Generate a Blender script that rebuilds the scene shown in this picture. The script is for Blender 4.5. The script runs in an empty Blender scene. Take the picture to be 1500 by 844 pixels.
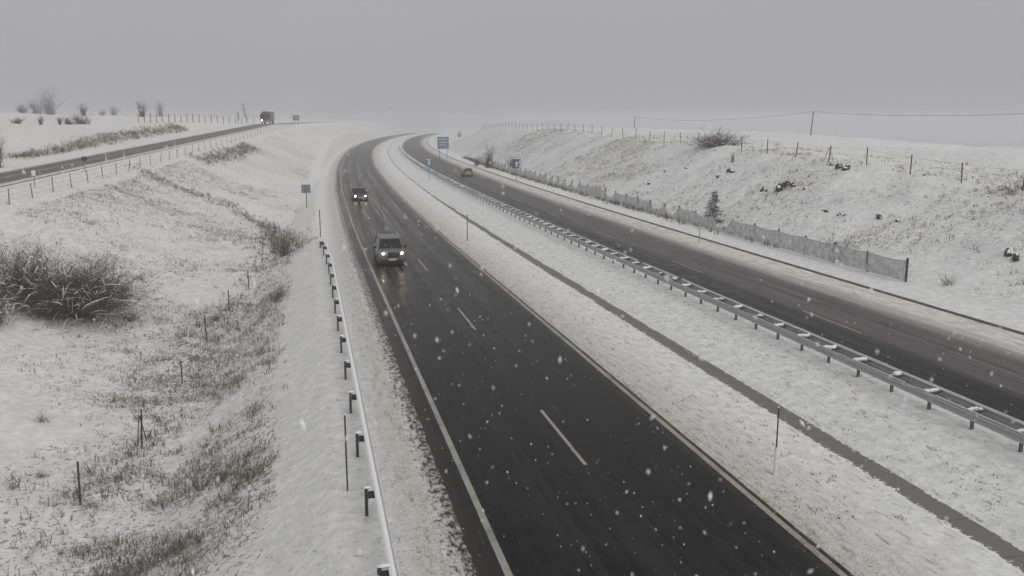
import bpy, bmesh, math, random
import numpy as np
from mathutils import Vector, Matrix

R = math.radians
random.seed(7)
rng = np.random.default_rng(11)
scene = bpy.context.scene
COL = scene.collection

# ------------------------------------------------------------------ camera
W0, H0, FPX = 1500.0, 844.0, 1289.0
CAM_Z, PITCH, YAW = 9.68, R(10.77), R(13.0)
cam_d = bpy.data.cameras.new("camera")
cam_d.sensor_width = 36.0
cam_d.lens = 36.0 * FPX / W0
cam_d.clip_end = 6000
cam_d.clip_start = 0.05
cam_d.dof.use_dof = True
cam_d.dof.focus_distance = 48.0
cam_d.dof.aperture_fstop = 2.8
cam = bpy.data.objects.new("camera", cam_d)
COL.objects.link(cam)
cam.location = (0, 0, CAM_Z)
cam.rotation_euler = (math.pi / 2 - PITCH, 0, -YAW)
scene.camera = cam

# ------------------------------------------------------------------ world, sun, exposure
SUN_EL, SUN_AZ = 48.0, 150.0      # azimuth measured clockwise from +Y
world = bpy.data.worlds.new("World")
scene.world = world
world.use_nodes = True
wn = world.node_tree
wn.nodes.clear()
sky = wn.nodes.new("ShaderNodeTexSky")
sky.sky_type = 'NISHITA'
sky.sun_disc = False
sky.sun_elevation = R(SUN_EL)
sky.sun_rotation = R(SUN_AZ)
sky.air_density = 1.0
sky.dust_density = 8.0
sky.ozone_density = 1.0
hs = wn.nodes.new("ShaderNodeHueSaturation")
hs.inputs['Saturation'].default_value = 0.06
mixw = wn.nodes.new("ShaderNodeMixRGB")
mixw.inputs[0].default_value = 0.88
mixw.inputs[2].default_value = (5.6, 5.62, 5.72, 1)
cn = wn.nodes.new("ShaderNodeTexNoise")
cn.inputs['Scale'].default_value = 1.6
cn.inputs['Detail'].default_value = 3
cr = wn.nodes.new("ShaderNodeMixRGB")
cr.inputs[1].default_value = (5.62, 5.54, 5.76, 1)
cr.inputs[2].default_value = (6.55, 6.42, 6.66, 1)
wn.links.new(cn.outputs['Fac'], cr.inputs[0])
wn.links.new(cr.outputs[0], mixw.inputs[2])
bg = wn.nodes.new("ShaderNodeBackground")
bg.inputs['Strength'].default_value = 0.10
wo = wn.nodes.new("ShaderNodeOutputWorld")
wn.links.new(sky.outputs[0], hs.inputs['Color'])
wn.links.new(hs.outputs[0], mixw.inputs[1])
wn.links.new(mixw.outputs[0], bg.inputs['Color'])
wn.links.new(bg.outputs[0], wo.inputs['Surface'])

sun_d = bpy.data.lights.new("sun", 'SUN')
sun_d.energy = 1.75
sun_d.angle = R(60)
sun_d.color = (1.0, 0.97, 0.93)
sun = bpy.data.objects.new("sun", sun_d)
COL.objects.link(sun)
sd = Vector((math.sin(R(SUN_AZ)) * math.cos(R(SUN_EL)), math.cos(R(SUN_AZ)) * math.cos(R(SUN_EL)), math.sin(R(SUN_EL))))
sun.rotation_euler = (-sd).to_track_quat('-Z', 'Y').to_euler()

scene.view_settings.view_transform = 'Standard'
scene.view_settings.look = 'None'
scene.view_settings.exposure = -0.47
scene.view_settings.gamma = 1.0
scene.view_settings.use_curve_mapping = False
scene.cycles.max_bounces = 5
scene.cycles.volume_bounces = 1
scene.cycles.transparent_max_bounces = 12
scene.cycles.use_denoising = True

# ------------------------------------------------------------------ helpers
def node_mat(name):
    m = bpy.data.materials.new(name)
    m.use_nodes = True
    nt = m.node_tree
    return m, nt, nt.nodes['Principled BSDF']

def N(nt, kind, **kw):
    n = nt.nodes.new(kind)
    for k, v in kw.items():
        setattr(n, k, v)
    return n

def noise(nt, vec, scale, detail=4, rough=0.6, dist=0.0):
    n = N(nt, 'ShaderNodeTexNoise')
    n.inputs['Scale'].default_value = scale
    n.inputs['Detail'].default_value = detail
    n.inputs['Roughness'].default_value = rough
    n.inputs['Distortion'].default_value = dist
    if vec is not None:
        nt.links.new(vec, n.inputs['Vector'])
    return n.outputs['Fac']

def mapr(nt, val, a, b, c=0.0, d=1.0, smooth=True):
    n = N(nt, 'ShaderNodeMapRange')
    if smooth:
        n.interpolation_type = 'SMOOTHSTEP'
    nt.links.new(val, n.inputs['Value'])
    n.inputs['From Min'].default_value = a
    n.inputs['From Max'].default_value = b
    n.inputs['To Min'].default_value = c
    n.inputs['To Max'].default_value = d
    return n.outputs['Result']

def mth(nt, op, a, b=None, clamp=False):
    n = N(nt, 'ShaderNodeMath', operation=op)
    n.use_clamp = clamp
    for i, v in enumerate((a, b)):
        if v is None:
            continue
        if isinstance(v, (int, float)):
            n.inputs[i].default_value = v
        else:
            nt.links.new(v, n.inputs[i])
    return n.outputs[0]

def mixc(nt, fac, a, b):
    n = N(nt, 'ShaderNodeMixRGB')
    for i, v in enumerate((fac, a, b)):
        if isinstance(v, (int, float)):
            n.inputs[i].default_value = v
        elif isinstance(v, tuple):
            n.inputs[i].default_value = v if len(v) == 4 else (*v, 1)
        else:
            nt.links.new(v, n.inputs[i])
    return n.outputs[0]

def scaled(nt, src, sx, sy, sz=1.0):
    n = N(nt, 'ShaderNodeMapping')
    n.inputs['Scale'].default_value = (sx, sy, sz)
    nt.links.new(src, n.inputs['Vector'])
    return n.outputs[0]

def bump(nt, height, strength, distance, bsdf):
    b = N(nt, 'ShaderNodeBump')
    b.inputs['Strength'].default_value = strength
    b.inputs['Distance'].default_value = distance
    nt.links.new(height, b.inputs['Height'])
    nt.links.new(b.outputs[0], bsdf.inputs['Normal'])

SNOW = (0.80, 0.81, 0.82)

def m_plain(name, col, rough=0.6, metal=0.0, snow=0.0, nscale=30.0, var=0.25, emit=None, estr=0.0):
    """coloured material with small uneven variation; snow > 0 lays snow on the upward faces"""
    m, nt, b = node_mat(name)
    geo = N(nt, 'ShaderNodeNewGeometry')
    n = noise(nt, geo.outputs['Position'], nscale, 3)
    lo = tuple(c * (1 - var) for c in col)
    hi = tuple(min(1, c * (1 + var)) for c in col)
    c = mixc(nt, n, lo, hi)
    if snow > 0:
        sep = N(nt, 'ShaderNodeSeparateXYZ')
        nt.links.new(geo.outputs['Normal'], sep.inputs[0])
        f = mapr(nt, mth(nt, 'ADD', sep.outputs[2], mth(nt, 'MULTIPLY', noise(nt, geo.outputs['Position'], 9.0, 3), 0.8)), 1.45 - snow, 1.55 - snow)
        c = mixc(nt, f, c, SNOW)
    nt.links.new(c, b.inputs['Base Color'])
    b.inputs['Roughness'].default_value = rough
    b.inputs['Metallic'].default_value = metal
    if emit:
        b.inputs['Emission Color'].default_value = (*emit, 1)
        b.inputs['Emission Strength'].default_value = estr
    return m

def tag(o, label=None, cat=None, group=None, kind=None):
    if label: o['label'] = label
    if cat: o['category'] = cat
    if group: o['group'] = group
    if kind: o['kind'] = kind
    return o

class MB:
    """collects verts and faces, links them as one mesh object"""
    def __init__(s):
        s.v, s.f, s.mi = [], [], []
    def add(s, vs, fs, mi=0):
        o = len(s.v)
        s.v.extend([tuple(v) for v in vs])
        s.f.extend([tuple(i + o for i in f) for f in fs])
        s.mi.extend([mi] * len(fs))
    def box(s, c, d, rot=None, taper=1.0, mi=0):
        x, y, z = (k / 2 for k in d)
        vs = [Vector((sx * x * (taper if sz > 0 else 1), sy * y * (taper if sz > 0 else 1), sz * z)) for sz in (-1, 1) for sx, sy in ((-1, -1), (1, -1), (1, 1), (-1, 1))]
        if rot is not None:
            vs = [rot @ v for v in vs]
        s.add([v + Vector(c) for v in vs], [(3, 2, 1, 0), (4, 5, 6, 7), (0, 1, 5, 4), (1, 2, 6, 5), (2, 3, 7, 6), (3, 0, 4, 7)], mi)
    def tube(s, pts, rad, n=6, cap=True, mi=0):
        pts = [Vector(p) for p in pts]
        if isinstance(rad, (int, float)):
            rad = [rad] * len(pts)
        vs = []
        for i, p in enumerate(pts):
            d = (pts[min(i + 1, len(pts) - 1)] - pts[max(i - 1, 0)])
            if d.length < 1e-9:
                d = Vector((0, 0, 1))
            d.normalize()
            a = d.cross(Vector((0, 0, 1)))
            if a.length < 1e-3:
                a = Vector((1, 0, 0))
            a.normalize()
            b = a.cross(d)
            for k in range(n):
                t = 2 * math.pi * k / n + math.pi / 2
                vs.append(p + (a * math.cos(t) + b * math.sin(t)) * rad[i])
        fs = []
        for i in range(len(pts) - 1):
            for k in range(n):
                fs.append((i * n + k, i * n + (k + 1) % n, (i + 1) * n + (k + 1) % n, (i + 1) * n + k))
        if cap:
            fs.append(tuple(reversed(range(n))))
            fs.append(tuple(range((len(pts) - 1) * n, len(pts) * n)))
        s.add(vs, fs, mi)
    def blob(s, c, r, seed=0, sub=1, amp=0.25, mi=0):
        bm = bmesh.new()
        bmesh.ops.create_icosphere(bm, subdivisions=sub, radius=1)
        rr = random.Random(seed)
        vs = []
        for v in bm.verts:
            k = 1 + rr.uniform(-amp, amp)
            vs.append((c[0] + v.co.x * r[0] * k, c[1] + v.co.y * r[1] * k, c[2] + v.co.z * r[2] * k))
        s.add(vs, [tuple(v.index for v in f.verts) for f in bm.faces], mi)
        bm.free()
    def build(s, name, mat, parent=None, loc=None, smooth=False, bevel=0.0):
        me = bpy.data.meshes.new(name)
        me.from_pydata(s.v, [], s.f)
        me.update()
        for m in (mat if isinstance(mat, (list, tuple)) else [mat]):
            me.materials.append(m)
        if any(s.mi):
            me.polygons.foreach_set('material_index', s.mi)
        if smooth:
            me.polygons.foreach_set('use_smooth', [True] * len(me.polygons))
        o = bpy.data.objects.new(name, me)
        COL.objects.link(o)
        if parent is not None:
            o.parent = parent
        if loc is not None:
            o.location = loc
        if bevel > 0:
            b = o.modifiers.new('bevel', 'BEVEL')
            b.width = bevel
            b.segments = 2
            b.limit_method = 'ANGLE'
        return o

def empty(name, loc, rz=0.0):
    o = bpy.data.objects.new(name, None)
    COL.objects.link(o)
    o.location = loc
    o.rotation_euler = (0, 0, rz)
    o.empty_display_size = 0.3
    return o

def copy_tree(o, parent=None):
    c = o.copy()
    COL.objects.link(c)
    if parent is not None:
        c.parent = parent
    for ch in list(o.children):
        copy_tree(ch, c)
    return c

# value noise on numpy arrays
def vnoise(x, y, seed=0):
    xi, yi = np.floor(x).astype(np.int64), np.floor(y).astype(np.int64)
    xf, yf = x - xi, y - yi
    u, v = xf * xf * (3 - 2 * xf), yf * yf * (3 - 2 * yf)
    def h(a, b):
        n = (a * 374761393 + b * 668265263 + seed * 974634777) & 0x7fffffff
        n = ((n ^ (n >> 13)) * 1274126177) & 0x7fffffff
        return ((n ^ (n >> 16)) & 0xffff) / 65535.0
    return (h(xi, yi) * (1 - u) + h(xi + 1, yi) * u) * (1 - v) + (h(xi, yi + 1) * (1 - u) + h(xi + 1, yi + 1) * u) * v

def fbm(x, y, sc, seed=0, o=4):
    t, a, s = 0, 1, 0
    for i in range(o):
        t = t + a * (vnoise(x / sc, y / sc, seed + i) - 0.5)
        s += a
        a *= .55
        sc /= 2.1
    return t / s

def sstep(x, a, b):
    t = np.clip((x - a) / (b - a), 0, 1)
    return t * t * (3 - 2 * t)

# ------------------------------------------------------------------ the lie of the land
def curve(Y):                       # the motorway bends gently to the right far off
    Y = np.asarray(Y, float)
    return np.where(Y > 60, (Y - 60) ** 2 / 5400, 0.0)

AX0, AXD = np.array((-27.3, 88.4)), np.array((17.3, 170.6))
AXL = np.linalg.norm(AXD); AXU = AXD / AXL
def side_q(X, Y):                   # signed distance from the side road's axis, + towards the motorway
    return (X - AX0[0]) * AXU[1] - (Y - AX0[1]) * AXU[0]
def side_t(X, Y):
    return ((X - AX0[0]) * AXU[0] + (Y - AX0[1]) * AXU[1])
def side_z(t):                      # height of the side road along its axis (m from AX0)
    t = np.asarray(t, float)
    return 4.50 + 0.0256 * np.clip(t, -60, 165) + 0.2 * sstep(t, 165, 300)

ZC_Y = [-40, 40, 50, 65, 95, 132, 204, 260, 310, 332, 345, 360]
ZC_Z = [4.2, 4.2, 4.5, 5.0, 6.0, 6.6, 7.4, 7.3, 6.8, 5.6, 2.4, 0.3]
def height(X, Y, rough=True):
    X = np.asarray(X, float); Y = np.asarray(Y, float)
    L = X - curve(Y)
    n1 = fbm(X, Y, 9.0, 3); n2 = fbm(X, Y, 1.7, 8, 3); n0 = fbm(X, Y, 45.0, 21, 3)
    # motorway platform and right side
    zr = np.zeros_like(L + Y)
    med = np.interp(L, [11.2, 12.2, 15.35, 15.5, 16.25, 16.4, 18.6, 19.4, 20.9], [0.03, 0.0, -0.36, -0.42, -0.42, -0.34, -0.03, 0.03, 0.03])
    zr = np.where((L > 11.2) & (L < 20.9), med + n2 * 0.03, zr)
    zr = np.where(((L > 2.9) & (L < 11.2)) | ((L > 20.9) & (L < 31.85)), -0.05, zr)
    zr = np.where((L > 1.6) & (L <= 2.9), np.interp(L, [1.6, 2.5, 2.9], [0.05, 0.03, -0.05]), zr)
    zc = np.interp(Y, ZC_Y, ZC_Z)
    foot = 35.6 + n1 * 1.2
    prof = sstep(L, foot - 1.5, 52.5) * 0.45 + np.clip((L - foot) / (50.5 - foot), 0, 1) * 0.55
    slope = 0.12 + zc * prof + (n1 * 1.3 + n2 * 0.50) * sstep(L, 36, 40) * sstep(zc, 0.2, 3)
    far = np.clip(L - 78, 0, 36)
    zplat = zc - np.interp(Y, [100, 180], [.060, .028]) * far - .14 * np.clip(L - 114, 0, 300) + 0.3 * n0
    slope = np.where(L > 52, np.minimum(slope, slope + (zplat - zc)), slope)
    slope = np.maximum(slope, np.interp(L, [60, 118, 350], [-1, -1, -34]) + n1)
    zr = np.where(L >= 31.85, np.interp(L, [31.85, 32.05, 33.5, 35.0], [0.02, 0.05, 0.10, 0.12]) * (L < 35) + slope * (L >= 35), zr)
    # left side: embankment, valley, hillside up to the side road and beyond
    floor = np.interp(Y, [20, 45, 80, 120, 160], [-2.6, -2.3, -1.6, -1.0, -0.6])
    emb = 0.05 - 0.5 * np.clip(0.3 - L, 0, 40)
    q = side_q(X, Y); t = side_t(X, Y); zs = side_z(t)
    hill = zs - 0.10 - 0.37 * np.clip(q - 4.6, 0, 60)
    k = 0.8
    valley = np.log(np.exp((hill - floor) / k) + 1) * k + floor
    zl_near = np.maximum(emb, valley + (n1 * 1.0 + n2 * 0.30) * sstep(q, 6, 9) * sstep(-L, 0.5, 3.5))
    zl = np.where(q > 3.6, zl_near, 0)
    u = -q
    cut = 1.7 * sstep(u, 8.5, 12.5) * sstep(t, 25, 60) * (1 - sstep(t, 150, 200))
    uphill = zs - 0.02 + cut * 0.7 + 0.030 * np.clip(u - 7, 0, 90) + (n1 * 0.7 + n2 * 0.2) * sstep(u, 7, 10) + n0 * 3.0 * sstep(u, 10, 60)
    uphill = uphill - 0.02 * np.clip(u - 95, 0, 900)
    zl = np.where(u > 3.6, uphill, zl)
    zl = np.where((u <= 3.6) & (q <= 3.6), zs - 0.06, zl)
    # beyond the slip the far land is gently rolling
    return np.where(L > 1.6, zr, np.where(L > 0.3, 0.05 + n2 * 0.03 * (L < 1.2), zl))

def hz(x, y):
    return float(height(np.array([x]), np.array([y]))[0])

def ground(px, py, tmax=900.0):
    """the spot on the land that lies in this direction from the mast"""
    u, v = (px - W0 / 2) / FPX, (py - H0 / 2) / FPX
    F = math.cos(PITCH) - v * math.sin(PITCH); d = math.sin(PITCH) + v * math.cos(PITCH)
    dx = F * math.sin(YAW) + u * math.cos(YAW); dy = F * math.cos(YAW) - u * math.sin(YAW)
    ts = np.concatenate([np.arange(14, 120, .1), np.arange(120, tmax, .5)])
    X, Y = dx * ts, dy * ts
    Z = CAM_Z - d * ts
    g = height(X, Y)
    hit = np.nonzero(Z <= g)[0]
    i = hit[0] if len(hit) else int(np.argmin(Z - g))
    return Vector((X[i], Y[i], g[i]))

# ------------------------------------------------------------------ ground materials
def snow_material():
    m, nt, b = node_mat("snow_ground")
    uv = N(nt, 'ShaderNodeUVMap'); uv.uv_map = 'UVMap'
    geo = N(nt, 'ShaderNodeNewGeometry')
    P = geo.outputs['Position']
    sep = N(nt, 'ShaderNodeSeparateXYZ'); nt.links.new(uv.outputs[0], sep.inputs[0])
    lat, along = sep.outputs[0], sep.outputs[1]
    at = N(nt, 'ShaderNodeAttribute'); at.attribute_name = 'weeds'
    weeds = at.outputs['Fac']
    big = noise(nt, P, 0.5, 5, .65)
    base = mixc(nt, mapr(nt, noise(nt, P, 2.2, 5, .65), .35, .7), (0.67, 0.68, 0.675), (0.84, 0.85, 0.84))
    # grass showing through: fine flecks, more of them where the weeds are thick
    fle = noise(nt, P, 6.0, 3, .66, .6)
    fle2 = noise(nt, scaled(nt, P, 1, 1, .4), 2.6, 4, .72, 1.2)
    thr = mth(nt, 'SUBTRACT', 0.640, mth(nt, 'MULTIPLY', weeds, 0.105))
    thr = mth(nt, 'SUBTRACT', thr, mth(nt, 'MULTIPLY', mth(nt, 'SUBTRACT', big, .5), mth(nt, 'MULTIPLY', weeds, .30)))
    f = mth(nt, 'MULTIPLY', mth(nt, 'SUBTRACT', fle, thr), 20.0, True)
    f2 = mth(nt, 'MULTIPLY', mth(nt, 'SUBTRACT', fle2, mth(nt, 'ADD', thr, .035)), 14.0, True)
    f = mth(nt, 'MAXIMUM', f, f2)
    f = mth(nt, 'MULTIPLY', f, mapr(nt, weeds, .05, .25, 0, .9))
    grass = mixc(nt, mapr(nt, noise(nt, P, 3.0, 3), .35, .65), (0.045, 0.042, 0.034), (0.24, 0.22, 0.175))
    c = mixc(nt, f, base, grass)
    # spray-stained verge: grit thrown from the carriageway, long streaks
    st = noise(nt, scaled(nt, uv.outputs[0], 4.5, 0.9), 1.0, 6, .75)
    grit = noise(nt, P, 16.0, 5, .75)
    vergeA = mth(nt, 'MULTIPLY', mapr(nt, lat, 10.9, 14.8, 1, 0), mapr(nt, lat, 10.0, 10.2))
    vergeL = mth(nt, 'MULTIPLY', mapr(nt, lat, 1.1, 2.4, .15, 1), mapr(nt, lat, 5, 5.2, 1, 0))
    verge = mth(nt, 'MAXIMUM', vergeA, vergeL)
    tone = mth(nt, 'MULTIPLY', verge, 0.62)
    c = mixc(nt, tone, c, (0.50, 0.47, 0.42))
    g = mth(nt, 'MULTIPLY', mth(nt, 'SUBTRACT', mth(nt, 'ADD', mth(nt, 'MULTIPLY', grit, .6), mth(nt, 'MULTIPLY', st, .4)), mth(nt, 'SUBTRACT', .575, mth(nt, 'MULTIPLY', verge, .07))), 12, True)
    g = mth(nt, 'MULTIPLY', g, mapr(nt, verge, 0.02, .5, 0, .8))
    c = mixc(nt, g, c, (0.17, 0.15, 0.12))
    # median: sparse blown stalks in lengthwise streaks
    medm = mth(nt, 'MULTIPLY', mapr(nt, lat, 11, 11.3), mapr(nt, lat, 20.8, 21, 1, 0))
    ms = noise(nt, scaled(nt, uv.outputs[0], 6.0, 1.6), 1.0, 5, .75, .6)
    mf = mth(nt, 'MULTIPLY', mth(nt, 'SUBTRACT', ms, .56), 12, True)
    c = mixc(nt, mth(nt, 'MULTIPLY', mf, mth(nt, 'MULTIPLY', medm, .7)), c, (0.22, 0.20, 0.16))
    nt.links.new(c, b.inputs['Base Color'])
    b.inputs['Roughness'].default_value = 0.75
    b.inputs['Specular IOR Level'].default_value = 0.25
    hgt = mth(nt, 'ADD', mth(nt, 'MULTIPLY', noise(nt, P, 3.2, 6, .7), 1.0), mth(nt, 'MULTIPLY', f, .3))
    bump(nt, hgt, 0.7, 0.18, b)
    return m

def road_material(kind):
    """wet asphalt with slush; lateral position in U, distance in V (metres)"""
    m, nt, b = node_mat("wet_asphalt_" + kind)
    uv = N(nt, 'ShaderNodeUVMap'); uv.uv_map = 'UVMap'
    sep = N(nt, 'ShaderNodeSeparateXYZ'); nt.links.new(uv.outputs[0], sep.inputs[0])
    lat, along = sep.outputs[0], sep.outputs[1]
    geo = N(nt, 'ShaderNodeNewGeometry'); P = geo.outputs['Position']
    fine = noise(nt, P, 60, 4, .7)
    mid = noise(nt, P, 0.8, 4, .6)
    longi = noise(nt, scaled(nt, uv.outputs[0], 3.2, 0.035), 1.0, 5, .62)
    longi2 = noise(nt, scaled(nt, uv.outputs[0], 9.0, 0.10), 1.0, 4, .6)
    c = mixc(nt, fine, (0.007, 0.0068, 0.007), (0.018, 0.0172, 0.018))
    c = mixc(nt, mapr(nt, mth(nt, 'ADD', mth(nt, 'MULTIPLY', longi, .4), mth(nt, 'MULTIPLY', mid, .6)), .38, .66, 0, .42), c, (0.040, 0.038, 0.036))
    rough = mapr(nt, mth(nt, 'ADD', mth(nt, 'MULTIPLY', longi, .6), mth(nt, 'MULTIPLY', mid, .4)), .35, .65, 0.20, 0.42)
    edge_n = mth(nt, 'ADD', mth(nt, 'MULTIPLY', noise(nt, scaled(nt, uv.outputs[0], 2.5, .8), 1.0, 6, .72), .6), mth(nt, 'MULTIPLY', noise(nt, P, 11, 5, .75), .5))
    if kind == 'near':
        spk = noise(nt, scaled(nt, P, 1, .5, 1), 7, 6, .75)
        cutn = mth(nt, 'ADD', lat, mth(nt, 'MULTIPLY', mth(nt, 'SUBTRACT', mid, .5), .12))
        s1 = mth(nt, 'MULTIPLY', mapr(nt, cutn, 3.20, 3.28, 1, 0), mapr(nt, mth(nt, 'SUBTRACT', spk, mth(nt, 'MULTIPLY', mth(nt, 'SUBTRACT', lat, 2.7), .20)), .36, .50))
        s2 = mapr(nt, mth(nt, 'ADD', lat, mth(nt, 'MULTIPLY', mth(nt, 'SUBTRACT', edge_n, .55), .9)), 11.12, 11.38, 0, 1)
        snow = mth(nt, 'MAXIMUM', mth(nt, 'MULTIPLY', s1, mapr(nt, lat, 2.4, 3.2, 1, .62)), s2)
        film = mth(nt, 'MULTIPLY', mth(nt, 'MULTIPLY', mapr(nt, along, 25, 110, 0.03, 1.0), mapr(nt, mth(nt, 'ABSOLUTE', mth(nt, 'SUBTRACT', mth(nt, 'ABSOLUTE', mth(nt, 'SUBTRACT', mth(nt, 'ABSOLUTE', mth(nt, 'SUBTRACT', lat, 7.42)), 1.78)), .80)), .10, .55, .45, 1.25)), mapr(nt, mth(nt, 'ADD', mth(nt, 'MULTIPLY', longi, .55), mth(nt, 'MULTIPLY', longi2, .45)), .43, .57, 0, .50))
        # brownish grime band just inside the edge lines
        gr = mth(nt, 'MAXIMUM', mth(nt, 'MULTIPLY', mapr(nt, lat, 10.4, 11.0), mapr(nt, mid, .3, .7, .3, .9)), mapr(nt, lat, 4.0, 3.2, 0, .5))
        c = mixc(nt, mth(nt, 'MULTIPLY', gr, .5), c, (0.085, 0.078, 0.066))
    elif kind == 'far':
        l = mth(nt, 'SUBTRACT', lat, mth(nt, 'MULTIPLY', mth(nt, 'SUBTRACT', mth(nt, 'ADD', mth(nt, 'MULTIPLY', edge_n, .5), mth(nt, 'MULTIPLY', longi, .5)), .52), 6.0))
        snow = mapr(nt, l, 27.6, 30.2, 0, 1)
        snow = mth(nt, 'MULTIPLY', snow, mapr(nt, longi2, .30, .52, .55, 1))
        zone = mth(nt, 'MULTIPLY', mapr(nt, lat, 23.9, 25.2), mapr(nt, mth(nt, 'ADD', mth(nt, 'MULTIPLY', longi, .5), mth(nt, 'MULTIPLY', longi2, .5)), .40, .60, .08, .36))
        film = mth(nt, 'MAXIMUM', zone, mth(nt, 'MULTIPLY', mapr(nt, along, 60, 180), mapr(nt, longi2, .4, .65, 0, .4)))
        lefte = mapr(nt, mth(nt, 'ADD', lat, mth(nt, 'MULTIPLY', mth(nt, 'SUBTRACT', edge_n, .55), 1.2)), 21.0, 21.3, 1, 0)
        snow = mth(nt, 'MAXIMUM', snow, lefte)
    else:
        a = mth(nt, 'ABSOLUTE', mth(nt, 'ADD', lat, mth(nt, 'MULTIPLY', mth(nt, 'SUBTRACT', edge_n, .55), 1.2)))
        snow = mapr(nt, a, 2.2, 2.8, 0, 1)
        tr = mth(nt, 'ABSOLUTE', mth(nt, 'SUBTRACT', mth(nt, 'ABSOLUTE', lat), 1.15))
        film = mth(nt, 'MAXIMUM', mapr(nt, tr, .35, 1.0, .12, .5), mapr(nt, longi2, .4, .65, .1, .4))
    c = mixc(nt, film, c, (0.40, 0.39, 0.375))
    c = mixc(nt, snow, c, mixc(nt, mapr(nt, edge_n, .38, .62), (0.30, 0.28, 0.25), (0.72, 0.72, 0.70)))
    nt.links.new(c, b.inputs['Base Color'])
    rough = mth(nt, 'ADD', rough, mth(nt, 'MULTIPLY', mth(nt, 'MAXIMUM', snow, film), .6), True)
    nt.links.new(rough, b.inputs['Roughness'])
    b.inputs['Specular IOR Level'].default_value = 0.035
    bump(nt, mth(nt, 'ADD', mth(nt, 'MULTIPLY', fine, .12), mth(nt, 'MULTIPLY', snow, .5)), 0.2, 0.015, b)
    return m

def gutter_material():
    m, nt, b = node_mat("gutter_concrete")
    uv = N(nt, 'ShaderNodeUVMap'); uv.uv_map = 'UVMap'
    sep = N(nt, 'ShaderNodeSeparateXYZ'); nt.links.new(uv.outputs[0], sep.inputs[0])
    geo = N(nt, 'ShaderNodeNewGeometry'); P = geo.outputs['Position']
    n = noise(nt, P, 5, 6, .75)
    n2 = noise(nt, scaled(nt, uv.outputs[0], 1.4, .35), 1.0, 3)
    c = mixc(nt, noise(nt, P, 22, 5, .8), (0.07, 0.069, 0.065), (0.23, 0.225, 0.21))
    joint = mth(nt, 'LESS_THAN', mth(nt, 'FRACT', mth(nt, 'MULTIPLY', sep.outputs[1], .5)), .012)
    c = mixc(nt, joint, c, (0.05, 0.05, 0.048))
    a = mth(nt, 'ABSOLUTE', mth(nt, 'SUBTRACT', sep.outputs[0], 15.9))
    a = mth(nt, 'ADD', a, mth(nt, 'MULTIPLY', mth(nt, 'SUBTRACT', n, .5), 1.25))
    a = mth(nt, 'ADD', a, mth(nt, 'MULTIPLY', mth(nt, 'SUBTRACT', n2, .5), .6))
    a = mth(nt, 'ADD', a, mapr(nt, sep.outputs[1], 35, 150, 0, .30))
    f = mapr(nt, a, .38, .46)
    c = mixc(nt, f, c, (0.76, 0.77, 0.78))
    nt.links.new(c, b.inputs['Base Color'])
    b.inputs['Roughness'].default_value = .7
    return m

def paint_material():
    m, nt, b = node_mat("road_paint")
    geo = N(nt, 'ShaderNodeNewGeometry'); P = geo.outputs['Position']
    n = noise(nt, P, 14, 5, .8)
    n2 = noise(nt, P, .9, 3)
    c = mixc(nt, mapr(nt, n, .3, .7), (0.20, 0.185, 0.155), (0.42, 0.40, 0.35))
    c = mixc(nt, mapr(nt, n2, .45, .75, 0, .6), c, (0.09, 0.083, 0.072))
    nt.links.new(c, b.inputs['Base Color'])
    b.inputs['Roughness'].default_value = .5
    return m

M = {}
M['snow'] = snow_material()
M['road_near'] = road_material('near')
M['road_far'] = road_material('far')
M['road_side'] = road_material('side')
M['gutter'] = gutter_material()
M['paint'] = paint_material()
M['channel'] = m_plain('channel_concrete', (0.075, 0.07, 0.065), .7, nscale=9, var=.5)
M['tar'] = m_plain('tar_seal', (0.012, 0.012, 0.013), .35)
M['steel'] = m_plain('galvanised_steel', (0.42, 0.43, 0.43), .55, .3, nscale=8)
M['steel_snow'] = m_plain('galvanised_steel_snowy', (0.27, 0.275, 0.28), .5, .5, snow=.75, nscale=8)
M['post_dark'] = m_plain('dark_steel_post', (0.045, 0.046, 0.05), .6, .2, snow=.55, nscale=20)
M['steel_mid'] = m_plain('weathered_steel_post', (0.13, 0.13, 0.13), .6, .3, snow=.5, nscale=20)
M['snowcap'] = m_plain('lying_snow', SNOW, .8, nscale=12, var=.04)
M['snowcap_dirty'] = m_plain('grimy_snow', (0.50, 0.495, 0.48), .85, nscale=6, var=.35)
M['wood'] = m_plain('weathered_wood', (0.075, 0.065, 0.055), .85, snow=.45, nscale=25, var=.4)
M['twig'] = m_plain('twig_bark', (0.060, 0.050, 0.045), .9, snow=.55, nscale=18, var=.5)
M['twig_snowy'] = m_plain('twig_bark_snowy', (0.058, 0.044, 0.040), .9, snow=.46, nscale=14, var=.5)
M['twig_bare'] = m_plain('twig_bark_bare', (0.072, 0.062, 0.060), .9, snow=.30, nscale=14, var=.5)
M['twig_brown'] = m_plain('twig_russet', (0.12, 0.085, 0.060), .9, snow=.45, nscale=18, var=.5)
M['straw'] = m_plain('dry_grass', (0.21, 0.185, 0.145), .9, nscale=3, var=.5)
M['stalk'] = m_plain('grey_stalk', (0.11, 0.10, 0.085), .9, nscale=3, var=.5)
M['weed'] = m_plain('dark_weed', (0.110, 0.102, 0.084), .9, nscale=2, var=.6)
M['needle'] = m_plain('fir_needles', (0.040, 0.050, 0.040), .9, snow=.90, nscale=9, var=.4)
M['rock'] = m_plain('dark_rock', (0.045, 0.041, 0.038), .9, snow=.42, nscale=5, var=.5)
M['wire'] = m_plain('wire_steel', (0.10, 0.10, 0.10), .6, .2)
M['black'] = m_plain('black_plastic', (0.014, 0.014, 0.015), .5)
M['rubber'] = m_plain('tyre_rubber', (0.018, 0.018, 0.018), .8)
M['glass'] = m_plain('dark_glass', (0.010, 0.011, 0.012), .08, var=.1)
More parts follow.
